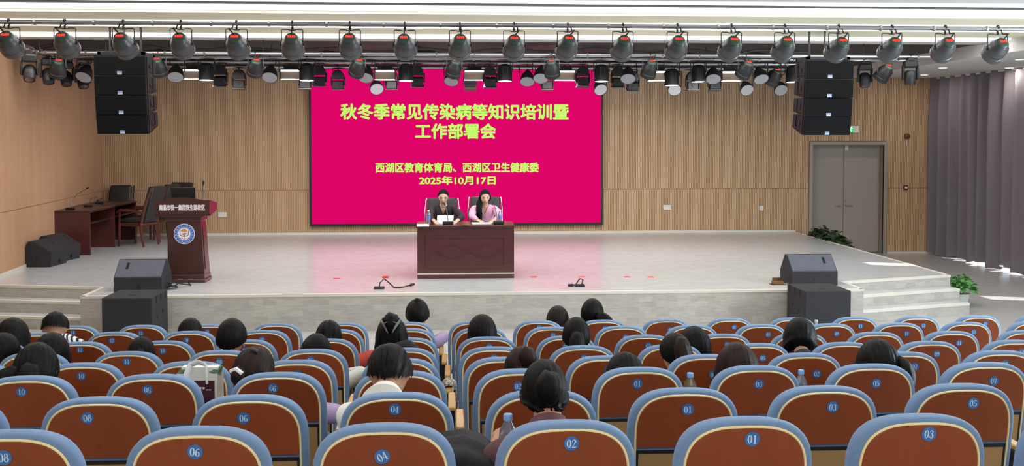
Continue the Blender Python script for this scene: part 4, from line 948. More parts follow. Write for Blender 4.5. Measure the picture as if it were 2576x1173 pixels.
def digit(m, ch, ox):
    T, S = .15, .045
    def st(p, w_): stroke(m, [(x+ox, z) for x, z in p], w_)
    def ring(cx, cz, rx, rz, a0=0, a1=360, th=T):
        p = arc_(cx, cz, rx, rz, a0, a1, 24 if a1-a0 == 360 else 16); st(p, wsin(p, cx, S, th, rx))
    if ch == '0': ring(.25, .5, .17, .46)
    elif ch == '1': st([(.27, .05), (.27, .97)], T); st([(.1, .03), (.44, .03)], .055); st([(.1, .84), (.27, .93)], .06)
    elif ch == '2':
        p = arc_(.24, .73, .15, .22, 170, -30, 14); st(p, wsin(p, .2, S, T, .15)); st([(.36, .64), (.24, .38), (.07, .08)], [.13, .06, .05]); st([(.06, .07), (.42, .07)], .13); st([(.42, .07), (.46, .26)], [.06, .03]); st([(.07, .74), (.15, .74)], .10)
    elif ch == '3':
        p = arc_(.23, .74, .13, .2, 160, -90, 14); st(p, wsin(p, .2, S, .13, .13)); p = arc_(.22, .29, .17, .25, 90, -160, 14); st(p, wsin(p, .2, S, T, .17)); st([(.08, .8), (.15, .78)], .09); st([(.05, .2), (.13, .22)], .10)
    elif ch == '4': st([(.33, .03), (.33, .97)], .13); st([(.33, .95), (.05, .32)], [.06, .05]); st([(.04, .30), (.47, .30)], .06); st([(.2, .03), (.46, .03)], .05)
    elif ch == '5':
        st([(.1, .9), (.42, .9)], .12); st([(.1, .93), (.1, .5)], .05); p = arc_(.23, .32, .18, .27, 130, -160, 16); st(p, wsin(p, .2, S, T, .18)); st([(.05, .2), (.13, .22)], .10)
    elif ch == '6':
        ring(.25, .29, .16, .25); p = arc_(.38, .42, .3, .5, 100, 190, 12); st(p, [S+(T-S)*(i/12) for i in range(13)]); st([(.33, .86), (.42, .86)], .1)
    elif ch == '7': st([(.06, .9), (.44, .9)], .12); st([(.07, .72), (.07, .93)], [.03, .05]); st([(.42, .86), (.27, .45), (.2, .03)], [.05, .1, .16])
    elif ch == '8': ring(.25, .74, .13, .21, th=.12); ring(.25, .28, .17, .26)
    elif ch == '9':
        ring(.25, .70, .16, .25); p = arc_(.12, .57, .3, .5, -80, 10, 12); st(p, [S+(T-S)*(i/12) for i in range(13)]); st([(.08, .13), (.17, .13)], .1)
NUMM = {}
def num_mesh(s):
    if s not in NUMM:
        m = MB(); k = .029
        for i, ch in enumerate(s): digit(m, ch, i*.5-.5)
        m.v = [(x*k*1.1, -.0026+y, (z-.5)*k) for x, y, z in m.v]; NUMM[s] = m.data('digits', 'digit_white', 0, False)
    return NUMM[s]
COLNUM = {0: '04', -1: '06', -2: '08', -3: '10', -4: '12', -5: '14', -6: '16', -7: '18', 1: '02', 2: '01', 3: '03', 4: '05', 5: '07', 6: '09', 7: '11', 8: '13', 9: '15', 10: '17', 11: '19'}
NUMOVR = {(3, 3): '05', (3, 4): '02'}                 # odd stickers, fourth row
PLATE = {0: {-2: (15, 1148), -1: (494, 1133), 0: (962, 1146), 1: (1436, 1112), 2: (1888, 1101), 3: (2330, 1088)},
 1: {-2: (224, 1049), -1: (615, 1050), 0: (994, 1027), 2: (1728, 1028), 3: (2091, 1022), 4: (2443, 1012)},
 2: {-3: (58, 984), -2: (374, 979), -1: (688, 975), 1: (1303, 970), 2: (1602, 964), 3: (1907, 965), 4: (2201, 963), 5: (2496, 957)},
 3: {-3: (207, 945), 3: (1793, 942), 4: (2053, 940), 5: (2298, 922)},
 4: {-3: (321, 909), -2: (554, 909), -1: (782, 905), 1: (1243, 899), 2: (1469, 900), 4: (1917, 900), 5: (2141, 926), 6: (2354, 890), 7: (2567, 886)},
 5: {-4: (204, 879), -3: (411, 882), -2: (618, 880), 1: (1231, 871), 2: (1422, 872), 3: (1630, 869), 4: (1828, 866), 7: (2410, 862)},
 6: {-4: (283, 856), -3: (470, 855), -2: (660, 853), 2: (1391, 843), 3: (1573, 848), 5: (1931, 841), 6: (2103, 839), 7: (2279, 839), 8: (2447, 835)},
 7: {-5: (185, 836), -4: (355, 838), -3: (522, 834), 2: (1356, 823), 3: (1521, 826), 4: (1685, 829), 5: (1846, 823), 7: (2163, 820), 8: (2321, 819), 9: (2477, 814)}}
TILT = {(0, 0): -28, (0, -1): 6, (1, 0): 6, (2, -2): 5, (2, -1): 8}
ROWN = ['nearest row', 'second-nearest row', 'third-nearest row', 'fourth-nearest row', 'fifth-nearest row', 'sixth-nearest row', 'seventh-nearest row', 'front row']
OCC = set()                                          # (row, column) of taken seats, filled from the audience list
def seatx(k, c): return ROWX[k]+c*P_
def build_seats():
    rnd = random.Random(11)
    for k in range(8):
        nth = -1
        for c in range(-7, 12):
            x = seatx(k, c); Y = ROWY[k]; z0 = tierz(k)
            q = Vector((x, Y, ROWZ[k]))-CAM; dz = q.dot(FW); px = PCX+FPX*q.dot(RT)/dz; hwp = .26*FPX/dz
            if px+hwp < -20 or px-hwp > 2596: continue
            num = NUMOVR.get((k, c), COLNUM[c]); vis = c in PLATE[k]
            nth += 1
            lab = 'blue wooden seat with %s, %s from left in the %s' % ('sticker %s' % num if vis else 'its sticker hidden', ORD[nth], ROWN[k])
            t = thing('auditorium_seat', lab, 'seat', (x, Y, z0), 0, 'auditorium seats in the '+ROWN[k])
            put('back_cushion', me_cush, t); put('back_shell', me_shell, t); put('piping', me_pipe, t); put('lower_panel', me_low, t); put('panel_frame', me_lowf, t)
            put('seat_pan', me_pan_dn if (k, c) in OCC else me_pan_up, t); put('armrest', me_arm, t, (P_/2, 0, 0)); put('side_stand', me_leg, t, (P_/2, 0, 0))
            if vis:
                p = at(*PLATE[k][c], Y+.012); lx_, lz_ = p.x-x, p.z-z0
            else: lx_, lz_ = .01+rnd.uniform(-.015, .015), SEATH-.075
            pl = put('number_plate', me_plate, t, (lx_, -.0138+(SEATH-lz_)*REC, lz_), (R(8), R(TILT.get((k, c), rnd.uniform(-4, 4))), 0))
            put('digits', num_mesh(num), pl)
# ================================================================== PEOPLE
def evaluated(o, name):
    dg = bpy.context.evaluated_depsgraph_get(); me = bpy.data.meshes.new_from_object(o.evaluated_get(dg)); me.name = name
    d = o.data; bpy.data.objects.remove(o); bpy.data.meshes.remove(d); return me
def skin(verts, edges, radii, root=0, sub=2):
    me = bpy.data.meshes.new('s'); me.from_pydata([tuple(v) for v in verts], edges, [])
    o = bpy.data.objects.new('s', me); col.objects.link(o)
    md = o.modifiers.new('k', 'SKIN'); md.use_smooth_shade = True; md.branch_smoothing = .4
    for i, r in enumerate(radii):
        sv = me.skin_vertices[0].data[i]; sv.radius = r if isinstance(r, tuple) else (r, r); sv.use_root = i == root
    if sub: m2 = o.modifiers.new('b', 'SUBSURF'); m2.levels = sub; m2.render_levels = sub
    return evaluated(o, 'skin')
def largest_island(me):
    bm = bmesh.new(); bm.from_mesh(me); seen = set(); best = []
    for v in bm.verts:
        if v in seen: continue
        st = [v]; seen.add(v); isl = [v]
        while st:
            for e in st.pop().link_edges:
                for u in e.verts:
                    if u not in seen: seen.add(u); isl.append(u); st.append(u)
        if len(isl) > len(best): best = isl
    keep = set(best); bmesh.ops.delete(bm, geom=[v for v in bm.verts if v not in keep], context='VERTS'); bm.to_mesh(me); bm.free()
def fuse(mbs, voxel, name, m, smooth=2):
    b = MB()
    for q in mbs:
        if isinstance(q, MB): b.add(q.v, q.f)
        else: b.mesh(q)
    me = b.data(name, m, 0, False); o = bpy.data.objects.new('f', me); col.objects.link(o)
    r = o.modifiers.new('r', 'REMESH'); r.mode = 'VOXEL'; r.voxel_size = voxel; r.use_smooth_shade = True
    if smooth: s = o.modifiers.new('s', 'SMOOTH'); s.iterations = smooth; s.factor = .5
    out = evaluated(o, name); largest_island(out); out.materials.clear(); out.materials.append(MATS[m]); return out
def head_fn(d, p):
    x, y, z = p; g = lambda a, b: math.exp(-(a/b)**2)
    if z < 0:
        k = -z/.118; x *= 1-.30*k**1.3; y *= (1-.06*k) if y > 0 else (1-.52*k)
        if y < 0: x *= 1-.22*k
    if y > 0:
        y += .026*g(x, .013)*g(z+.024, .024)+.012*g(x, .010)*g(z-.004, .03); y -= .011*g(abs(x)-.031, .017)*g(z-.005, .015)
        y += .007*g(x, .026)*g(z+.062, .013)+.009*g(x, .026)*g(z+.1, .02)-.005*g(x, .03)*g(z+.082, .008)+.004*g(abs(x)-.03, .02)*g(z-.026, .010)
    return Vector((x, y, z))
def head_mb(M, s, fine):
    m = MB(); m.sphere((0, 0, 0), (.076, .096, .118), 48 if fine else 28, 36 if fine else 20, M @ Matrix.Scale(s, 4), head_fn)
    for q in (-1, 1): m.sphere((q*.076, -.008, -.008), (.011, .020, .031), 10, 8, M @ Matrix.Scale(s, 4))
    return m
def hand_mb(m, wrist, d, up, thumb, s=1.0, curl=.5, back=None):
    """palm, four fingers of unequal length and a thumb from the side of the palm"""
    d = Vector(d).normalized(); up = Vector(up); up = (up-d*up.dot(d)).normalized(); sd = d.cross(up)*thumb; w0 = Vector(wrist)
    if back is not None: m.tube([w0-Vector(back).normalized()*.08, w0-Vector(back).normalized()*.02, w0+d*.015*s, w0+d*.06*s], [.026*s, .025*s, .024*s, .016*s], 10)
    for a in (-.028, -.009, .009, .028): m.tube([w0-sd*a*.4*s, w0+d*.045*s+sd*a*s, w0+d*.09*s+sd*a*1.05*s], [.013*s, .014*s, .012*s], 8)
    for a, L_ in ((.028, .066), (.0095, .078), (-.0095, .072), (-.028, .055)):
        b = w0+d*.09*s+sd*a*1.05*s; p = [b]; dd = d.copy()
        for seg, f in ((.42, .45), (.32, .75), (.26, .5)):
            ang = curl*f; dd = (dd*math.cos(ang)-up*math.sin(ang)).normalized(); p.append(p[-1]+dd*L_*seg*s)
        m.tube(p, [.0105*s, .0095*s, .0085*s, .0065*s], 8)
    b = w0+d*.025*s+sd*.026*s; e = (d*.55+sd*.75-up*.25).normalized(); e2 = (d*.9+sd*.2-up*.3).normalized()
    m.tube([b, b+e*.038*s, b+e*.038*s+e2*.028*s, b+e*.038*s+e2*.05*s], [.013*s, .0115*s, .010*s, .007*s], 8)
HS = {  # back hem, side hem, front hem (degrees from the crown), back drop, side drop, volume
 'long': (112, 104, 52, .26, .20, 1.04), 'bob': (116, 112, 50, .07, .055, 1.08), 'short': (120, 94, 54, .0, .0, 1.04), 'short_bowed': (140, 98, 54, .0, .0, 1.04), 'updo': (138, 104, 52, .035, .02, 1.0), 'tight': (132, 100, 52, .0, .0, 1.0), 'face_long': (116, 100, 45, .05, .05, 1.0), 'face_tied': (124, 98, 45, .0, .0, 1.0)}
def hair_mb(style, s, seed, down, rough=1.0):
    pb, ps, pf, db, ds, vol = HS[style]; m = MB(); nt = 72; na = 16; nb = 8 if max(db, ds) > 0 else 0; vs = []
    for j in range(nt):
        th = 2*math.pi*j/nt; bx, by = math.sin(th), -math.cos(th); c = math.cos(th)
        ph = R(ps+(pb-ps)*c if c > 0 else ps+(pf-ps)*(-c)**.8); dr = ds+(db-ds)*c if c > 0 else ds*max(0, 1+c*2.2)
        dr *= 1+.18*noise.noise((bx*4, by*4, seed+7))
        ph *= 1+.045*rough*noise.noise((bx*9, by*9, seed+11))+.02*rough*math.sin(th*31+seed)
        for i in range(na+1):
            f = ph*i/na; q = Vector((bx, by, f*.6))
            k = vol*(1+.035*rough*noise.noise((bx*2.2, by*2.2, f*1.4+seed))+(.014*math.sin(th*23+4*noise.noise((bx*2, by*2, seed)))+.012*math.sin(th*41+seed))*rough*min(1, f*1.2))
            vs.append(Vector((.088*math.sin(f)*bx*k, (.106 if by > 0 else .120)*math.sin(f)*by*k, .122*math.cos(f)*(1+.02*rough*noise.noise((bx*3, by*3, seed+3))))))
        for i in range(nb):
            u = (i+1)/nb; p = vs[-1] if i == 0 else base
            if i == 0: base = vs[-1].copy(); outw = Vector((bx, by, 0))
            k = 1+.014*math.sin(th*23+u)+.012*math.sin(th*41)
            vs.append(base+Vector(down)*dr*u+outw*(.012*math.sin(math.pi*u)-.018*u*u)*k)
    n = na+1+nb; fs = []
    for j in range(nt):
        for i in range(n-1): a = j*n+i; b = ((j+1) % nt)*n+i; fs.append((a, b, b+1, a+1))
    m.add([v*s for v in vs], fs); return m
def strands(m, pts, r, s, seed, n=12):
    """a tail or bun: a thick tube with ridges"""
    q = [Vector(p) for p in pts]; q = [q[0]*2-q[1]]+q+[q[-1]*2-q[-2]]; pts = []
    for i in range(1, len(q)-2):
        for j in range(4):
            t = j/4; a, b, c, d = q[i-1], q[i], q[i+1], q[i+2]; pts.append(.5*((2*b)+(c-a)*t+(2*a-5*b+4*c-d)*t*t+(3*b-a-3*c+d)*t**3))
    pts.append(q[-2]); k = len(pts); rr = [r*(.10+1.0*math.sin(math.pi*min(1, .12+.80*i/(k-1)))**.8) for i in range(k)]
    m.tube([Vector(p)*s for p in pts], [q*s for q in rr], n, jit=.10)
    rnd = random.Random(seed)
    for q in range(7):
        a = rnd.uniform(0, 6.28); o = Vector((math.cos(a), math.sin(a), 0))*r*.75
        m.tube([(Vector(p)+o*(.9-.5*i/(k-1)))*s for i, p in enumerate(pts)], [.006*s]*(k-1)+[.002*s], 5)
ME_EYE = None
def person(label, base, rz, hc, s, pitch, yaw, style, hairm, topm, botm='denim', skinm='skin', pelvis=(0, .0, .47), arms=None, tails=None, extras=None, fine=False, group=None, sleeve='long', rough=1.0, seed=0, vneck=0, floor_z=0.0, collar=0, hunch=0):
    """base: floor point under the pelvis (world); hc: head centre (local); y is forward"""
    Mh = MT(*hc) @ Matrix.Rotation(yaw, 4, 'Z') @ Matrix.Rotation(-pitch, 4, 'X'); hc = Vector(hc)
    n1 = Mh @ Vector((0, -.028, -.095))*1.0; n0 = Mh @ (Vector((0, -.045, -.165))*s); P = Vector(pelvis)
    up = n0+Vector((0, -.035, -.055+abs(hunch)*.3)); ch = P.lerp(up, .66); ch.y -= .01; wa = P.lerp(up, .33)
    sc_ = s
    V = [P, wa, ch, up, n0, n1]; E = [(0, 1), (1, 2), (2, 3), (3, 4), (4, 5)]; Rb = [(.125, .10), (.095, .075), (.105, .08), (.085, .055), (.052, .052), (.05, .052)] if vneck else [(.12, .095), (.085, .07), (.085, .065), (.065, .045), (.05, .05), (.05, .052)]
    A = arms or {}
    idx = {}
    def addv(p, r, to):
        V.append(Vector(p)); Rb.append(r); E.append((to, len(V)-1)); return len(V)-1
    for q, nm in ((-1, 'l'), (1, 'r')):
        sh = up+Vector((q*.155 if not hunch else q*.115+.01, -.0, hunch if q > 0 else 0)); el = Vector(A.get('e'+nm, (q*.19, P.y+.14, .58))); wr = Vector(A.get('w'+nm, (q*.09, P.y+.26, .575)))
        i = addv(sh, .040 if vneck else .034, 3); idx['s'+nm] = i; i = addv(el, .038, i); idx['e'+nm] = i; i = addv(wr, .026, i); idx['w'+nm] = i
        hp = P+Vector((q*.085, .03, -.02)); kn = Vector((q*.12, P.y+.44, P.z+.0)); an = Vector((q*.12, P.y+.46, .09+floor_z)); to = Vector((q*.13, P.y+.60, .035+floor_z))
        i = addv(hp, .085, 0); idx['h'+nm] = i; i = addv(kn, .062, i); idx['k'+nm] = i; i = addv(an, .04, i); idx['a'+nm] = i; i = addv(to, (.036, .028), i)
    parts = [skin(V, E, Rb, 0, 1), head_mb(Mh, s, fine)]
    hb = MB()
    for q, nm in ((-1, 'l'), (1, 'r')):
        w_ = V[idx['w'+nm]]; d = A.get('d'+nm, (w_-V[idx['e'+nm]])); hand_mb(hb, w_, d, A.get('u'+nm, (0, -.3, 1)), -q, 1.0, A.get('c'+nm, .7), w_-V[idx['e'+nm]])
    hb.tube([n0-Vector((0, 0, .03)), n0, n1, Mh @ Vector((0, -.015, -.04))], [.05, .052, .05, .05], 14)
    parts.append(hb)
    body = put('person', fuse(parts, .0065 if fine else .011, 'person_body', skinm, 2), None, base, (0, 0, rz)); tag(body, label, 'person', group)
    # clothes
    TV = V[:4]+[up.lerp(n0, .55), n0+(n1-n0)*.1]; TE = [(0, 1), (1, 2), (2, 3), (3, 4), (4, 5)]; TR = [(.165, .13), (.145, .115), (.165, .125), (.150, .105), (.105, .095), (.074, .074)]
    if vneck: TV = V[:4]+[n0-(n0-up)*.12]; TE = TE[:4]; TR = [(.165, .13), (.145, .115), (.168, .135), (.152, .118), (.070, .070)]
    for q, nm in ((-1, 'l'), (1, 'r')):
        sh, el, wr = V[idx['s'+nm]], V[idx['e'+nm]], V[idx['w'+nm]]; k = len(TV)
        if sleeve == 'long': TV += [sh, el, el.lerp(wr, .86)]; TE += [(3, k), (k, k+1), (k+1, k+2)]; TR += [.066, .054, .040]
        else: TV += [sh, sh.lerp(el, .62)]; TE += [(3, k), (k, k+1)]; TR += [.068, .058]
    me = skin(TV, TE, TR, 0, 3 if fine else 2); trim = None
    if vneck:
        from mathutils.bvhtree import BVHTree
        bv = BVHTree.FromPolygons([v.co for v in me.vertices], [tuple(p.vertices) for p in me.polygons]); zb = n0.z-.035-vneck; trim = MB()
        for q in (-1, 1):
            pts = []
            for i in range(15):
                dz = (vneck+.03)*i/14; hit = bv.ray_cast(Vector((up.x+q*dz*.40, up.y+1, zb+dz)), Vector((0, -1, 0)))
                if hit[0] is not None: pts.append(hit[0]+Vector((0, .001, 0)))
            if len(pts) > 2: trim.tube(pts, .009, 6)
        bm = bmesh.new(); bm.from_mesh(me); zt = n0.z-.035; kill = [f for f in bm.faces if (lambda c: c.y > up.y+.0 and c.z > zt-vneck and abs(c.x-up.x) < (c.z-(zt-vneck))*.40)(f.calc_center_median())]
        bmesh.ops.delete(bm, geom=kill, context='FACES'); bm.to_mesh(me); bm.free()
    me.materials.clear(); me.materials.append(MATS[topm]); shade(me, 60); tp = put('top', me, body)
    if trim and trim.v: trim.build('neck_trim', topm, tp)
    BV = [P]; BE = []; BR = [(.16, .13)]
    for q, nm in ((-1, 'l'), (1, 'r')):
        k = len(BV); BV += [V[idx['h'+nm]], V[idx['k'+nm]], V[idx['a'+nm]]]; BE += [(0, k), (k, k+1), (k+1, k+2)]; BR += [.098, .078, .058]
    me = skin(BV, BE, BR, 0, 2); me.materials.clear(); me.materials.append(MATS[botm]); shade(me, 60); put('trousers', me, body)
    dn = Mh.to_3x3().inverted() @ Vector((0, 0, -1))
    hm = hair_mb(style, s, seed, dn, rough)
    for t in (tails or []): strands(hm, t['p'], t['r'], s, seed)
    h = hm.build('hair', hairm, body, smooth=70); h.matrix_local = Mh
    for nm, mb_, mt_ in (extras or []):
        o = MB(); o.v = [tuple(Vector(v)*s) for v in mb_.v]; o.f = mb_.f; o.mi = mb_.mi; o.build(nm, mt_, h)
    for q in (-1, 1):
        o = MB().sphere((q*.031, .079, .003), (.014, .006, .0045), 10, 6); o.v = [tuple(Mh @ (Vector(v)*s)) for v in o.v]; o.build('eye', 'eye_dark', body)
        if fine:
            o = MB().tube([(q*.016, .089, .024), (q*.032, .089, .030), (q*.047, .078, .026)], [.003, .004, .002], 6); o.v = [tuple(Mh @ (Vector(v)*s)) for v in o.v]; o.build('eyebrow', hairm, body)
    o = MB().sphere((0, .085, -.063), (.021, .006, .007), 12, 6); o.v = [tuple(Mh @ (Vector(v)*s)) for v in o.v]; o.build('mouth', 'lip', body)
    if collar:
        ax = (n1-n0).normalized(); c0 = n0+ax*.005
        o = MB(); nn = 22; vs = []
        x_ = Vector((1, 0, 0)); y_ = ax.cross(x_).normalized()
        for r_, hgt in ((.070, -.015), (.061, .030), (.065, .032), (.078, .004), (.094, -.03)):
            for j in range(nn): a = 2*math.pi*j/nn; vs.append(c0+x_*math.cos(a)*r_+y_*math.sin(a)*r_+ax*hgt)
        for j in range(nn): a = 2*math.pi*j/nn; vs.append(up.lerp(n0, .45)+Vector((math.cos(a)*.118, math.sin(a)*.095, -.012)))
        o.add(vs, [(i*nn+j, i*nn+(j+1) % nn, (i+1)*nn+(j+1) % nn, (i+1)*nn+j) for i in range(5) for j in range(nn)]); o.build('collar', topm, body)
    return body, h, Mh
def pony(z0=.0, L_=.30, y=-.115, sway=0, r=.03, drop=.9):
    return [(0, y+.02, z0), (sway*.2, y-.035, z0+.01), (sway*.5, y-.05, z0-.06), (sway*.8, y-.035, z0-.16), (sway, y-.02, z0-L_)]
def ring(c, r, t=.008): return MB().tube([(c[0]+r*math.cos(a*.628), c[1], c[2]+r*math.sin(a*.628)) for a in range(11)], t, 6)
def claw():
    m = MB()
    for q in (-1, 1):
        m.tube([(q*.045, -.125, .04), (q*.05, -.15, .0), (q*.03, -.16, -.05), (q*.012, -.15, -.085)], [.006, .008, .007, .004], 6)
    for z in (.02, -.02): m.tube([(-.048, -.145, z), (0, -.165, z+.01), (.048, -.145, z)], .005, 6)
    return m
# label, row, column, head px x, top px y, width px, style, hair, top, yaw, pitch, options
bunp = lambda z, y, r: [(0, y+r*.8, z+r*.6), (0, y-.01, z+r*.5), (0, y-r*.5, z), (0, y-.01, z-r*.55), (0, y+r*.8, z-r*.5)]
AUD = [
 ('person with dark upswept hair and maroon top, alone in the nearest row', 0, 1, 1370, 905, 118, 'updo', 'hair_black', 'cloth_maroon', 3, 30, dict(tails=[dict(p=bunp(-.02, -.10, .05), r=.045)], rough=1.2, collar=1, arms=dict(el=(-.26, .10, .60), wl=(-.20, .24, .655), dl=(.35, .8, .2), ul=(-.3, -.4, .8), cl=1.0))),
 ('man with short black hair and white collar, head bowed', 1, 0, 980, 865, 112, 'short_bowed', 'hair_black', 'cloth_white', -4, 54, dict(rough=1.7, collar=1, arms=dict(er=(.16, .2, .52), el=(-.16, .2, .52)))),
 ('person with hair held by a grey claw clip, just beyond the white-collared man', 4, 0, 985, 797, 80, 'long', 'hair_black', 'cloth_black', 0, 50, dict(hunch=.10, tails=[dict(p=bunp(.01, -.1, .05), r=.045)], extras=[('hair_clip', claw(), 'fixture_grey')])),
 ('person with short dark hair and lavender sleeve in the front row', 7, 0, 1050, 752, 60, 'short', 'hair_black', 'cloth_lavender', 0, 8, dict(tails=[dict(p=bunp(.085, -.03, .03), r=.03)], arms=dict(er=(.33, .16, .66)))),
 ('person with straight black hair in the sixth row, right beside the gap of armrests', 5, 1, 1213, 791, 74, 'long', 'hair_black', 'cloth_grey', 0, 24, {}),
 ('person with long dark hair, left of the one with a side ponytail', 7, 2, 1403, 769, 56, 'long', 'hair_brown', 'cloth_grey', -8, 24, {}),
 ('person with a low side ponytail in a white tie in the front row', 7, 3, 1490, 751, 66, 'tight', 'hair_black', 'cloth_grey', -14, 20, dict(tails=[dict(p=[(.05, -.09, -.03), (.09, -.11, -.05), (.13, -.1, -.09), (.15, -.08, -.13), (.15, -.06, -.16)], r=.05)], extras=[('hair_tie', MB().tube([(.085, -.135, -.02), (.10, -.145, -.05), (.095, -.13, -.085)], .011, 6), 'mask_white')], style2=1)),
 ('person with a low black ponytail in the fifth row, right of centre', 4, 2, 1450, 798, 74, 'tight', 'hair_black', 'cloth_navy', -5, 18, dict(tails=[dict(p=pony(-.03, .26, -.1, 0, .04), r=.042)], extras=[('hair_tie', ring((0, -.13, -.03), .026), 'cloth_black')])),
 ('person with a loose brown bun in the third row, just beyond the maroon-topped person', 2, 1, 1313, 872, 88, 'tight', 'hair_brown', 'cloth_olive', 12, 28, dict(tails=[dict(p=bunp(.03, -.11, .045), r=.04)], rough=1.5)),
 ('person with straight black hair low behind the third-row seat numbered 01', 2, 2, 1572, 886, 97, 'long', 'hair_black', 'cloth_black', 0, 34, {}),
 ('person with a high reddish brown ponytail in the fourth row', 3, 3, 1700, 838, 80, 'tight', 'hair_black', 'cloth_white', 16, 16, dict(tails=[dict(p=[(-.02, -.09, .05), (-.035, -.15, .05), (-.045, -.165, -.03), (-.05, -.155, -.13), (-.06, -.13, -.25)], r=.04)], tailm='hair_brown', extras=[('hair_tie', ring((-.03, -.135, .05), .024, .007), 'cloth_pink')])),
 ('person with long black hair leaning right, beyond the reddish brown ponytail', 4, 3, 1747, 821, 80, 'long', 'hair_black', 'cloth_black', 8, 22, {}),
 ('person with thick dark hair over the third-row seat numbered 03', 2, 3, 1855, 862, 108, 'long', 'hair_brown', 'cloth_navy', -4, 26, {}),
 ('person with a rounded black bob and dark jacket in the fifth row', 4, 4, 2013, 800, 86, 'bob', 'hair_black', 'cloth_black', -14, 46, dict(rough=.5, collar=1)),
 ('person with dark wavy hair over the third-row seat numbered 05', 2, 4, 2210, 853, 102, 'bob', 'hair_black', 'cloth_grey', -6, 26, dict(rough=1.4, tails=[dict(p=[(.06, -.07, .02), (.085, -.09, -.02), (.095, -.085, -.07), (.09, -.07, -.12), (.08, -.06, -.16)], r=.03)])),
 ('person with black hair, white hair tie and lilac top over the third-row seat numbered 06', 2, -1, 638, 872, 97, 'tight', 'hair_brown', 'cloth_lavender', -22, 30, dict(tails=[dict(p=bunp(-.05, -.1, .035), r=.03)], extras=[('hair_tie', MB().tube([(-.03, -.135, -.04), (.0, -.145, -.03), (.03, -.135, -.045)], .011, 6), 'mask_white'), ('hair_clip', MB().tube([(.02, -.1, .085), (.05, -.09, .075)], .008, 6), 'fixture_grey')], arms=dict(er=(.25, .16, .555)))),
 ('person with dark hair and a white sleeve over the fifth-row seat numbered 06', 4, -1, 795, 840, 78, 'long', 'hair_black', 'cloth_white', 0, 34, dict(arms=dict(er=(.285, .16, .62)))),
 ('person with short wavy black hair and red sleeve in the sixth row', 5, -1, 827, 806, 64, 'short', 'hair_black', 'cloth_red', 0, 28, dict(rough=2.4, arms=dict(er=(.31, .16, .66)))),
 ('person with a neat black bob, bare nape and mask loops in the fifth row', 4, -2, 582, 801, 74, 'short', 'hair_black', 'cloth_grey', 0, 8, dict(rough=.5, extras=[('mask_loop', MB().tube([(.074, .03, .01), (.082, -.012, .0), (.076, -.02, -.035), (.07, .03, -.05)], .004, 5), 'mask_white')])),
 ('person with dark hair low in the seventh row, right of the left subwoofer', 6, -3, 478, 800, 58, 'long', 'hair_black', 'cloth_black', 0, 28, {}),
 ('person with dark hair in a small pale clip, left of a fifth-row seat numbered 10', 4, -3, 355, 847, 70, 'tight', 'hair_black', 'cloth_black', 14, 26, dict(tails=[dict(p=bunp(-.02, -.105, .03), r=.026)], extras=[('hair_clip', MB().tube([(-.03, -.135, -.02), (-.01, -.142, -.012), (.01, -.138, -.03)], .007, 6), 'fixture_grey')])),
 ('person in a black and white striped shirt at the left, in the seventh row', 6, -5, 138, 785, 62, 'short', 'hair_black', 'cloth_striped', 10, 50, dict(rough=1.6, collar=1, hunch=.075, arms=dict(er=(.29, .10, .63)))),
 ('person with smooth dark hair at the left edge in the sixth row', 5, -5, 30, 800, 74, 'long', 'hair_black', 'cloth_black', 0, 22, {}),
 ('person with black hair cut by the left edge, in the fifth row', 4, -5, 6, 838, 76, 'long', 'hair_black', 'cloth_navy', 0, 24, {}),
 ('person with long black hair between the left edge and the tied low bun', 4, -4, 128, 837, 88, 'long', 'hair_black', 'cloth_black', 0, 24, {}),
 ('person with a messy low bun at the left in the third row', 2, -3, 90, 862, 112, 'tight', 'hair_black', 'cloth_navy', 10, 26, dict(rough=1.5, tails=[dict(p=[(-.04, -.09, -.03), (-.075, -.12, -.04), (-.1, -.1, -.065), (-.115, -.08, -.09), (-.12, -.07, -.11)], r=.04), dict(p=bunp(-.05, -.1, .05), r=.04)])),
]
for a in AUD: OCC.add((a[1], a[2]))
OCC.add((2, -2))
def build_audience():
    for n, (lab, k, c, px, py, wpx, style, hairm, topm, yaw, pitch, op) in enumerate(AUD):
        op = dict(op); op.pop('style2', 0); tailm = op.pop('tailm', None)
        Yh = ROWY[k]+.36; s = max(.92, min(1.22, wpx*Yh/2500/.18)); top = at(px, py, Yh)
        z0 = tierz(k); sx = seatx(k, c); hx = top.x; bx = sx+max(-.14, min(.14, (hx-sx)*.6))
        base = Vector((bx, ROWY[k]+.30, z0)); hc = (hx-bx, Yh-base.y, top.z-z0-.122*s)
        if 'arms' in op:
            A = dict(op['arms'])
            for q in ('er', 'el', 'wl', 'wr'):
                if q in A: A[q] = Vector(A[q])+Vector((sx-bx, 0, 0))
            op['arms'] = A
        else: op['arms'] = dict(er=(.185+sx-bx, .16, .54), el=(-.185+sx-bx, .16, .54))
        tails = op.pop('tails', None)
        b, h, Mh = person(lab, base, 0, hc, s, R(pitch), R(yaw), style, hairm, topm, seed=n*3.7, pelvis=(0, 0, .475), tails=None if tailm else tails, group='seated audience', **op)
        if tailm:
            m = MB()
            for t in tails: strands(m, t['p'], t['r'], s, n)
            m.build('ponytail', tailm, h, smooth=70)
build_seats()
build_audience()
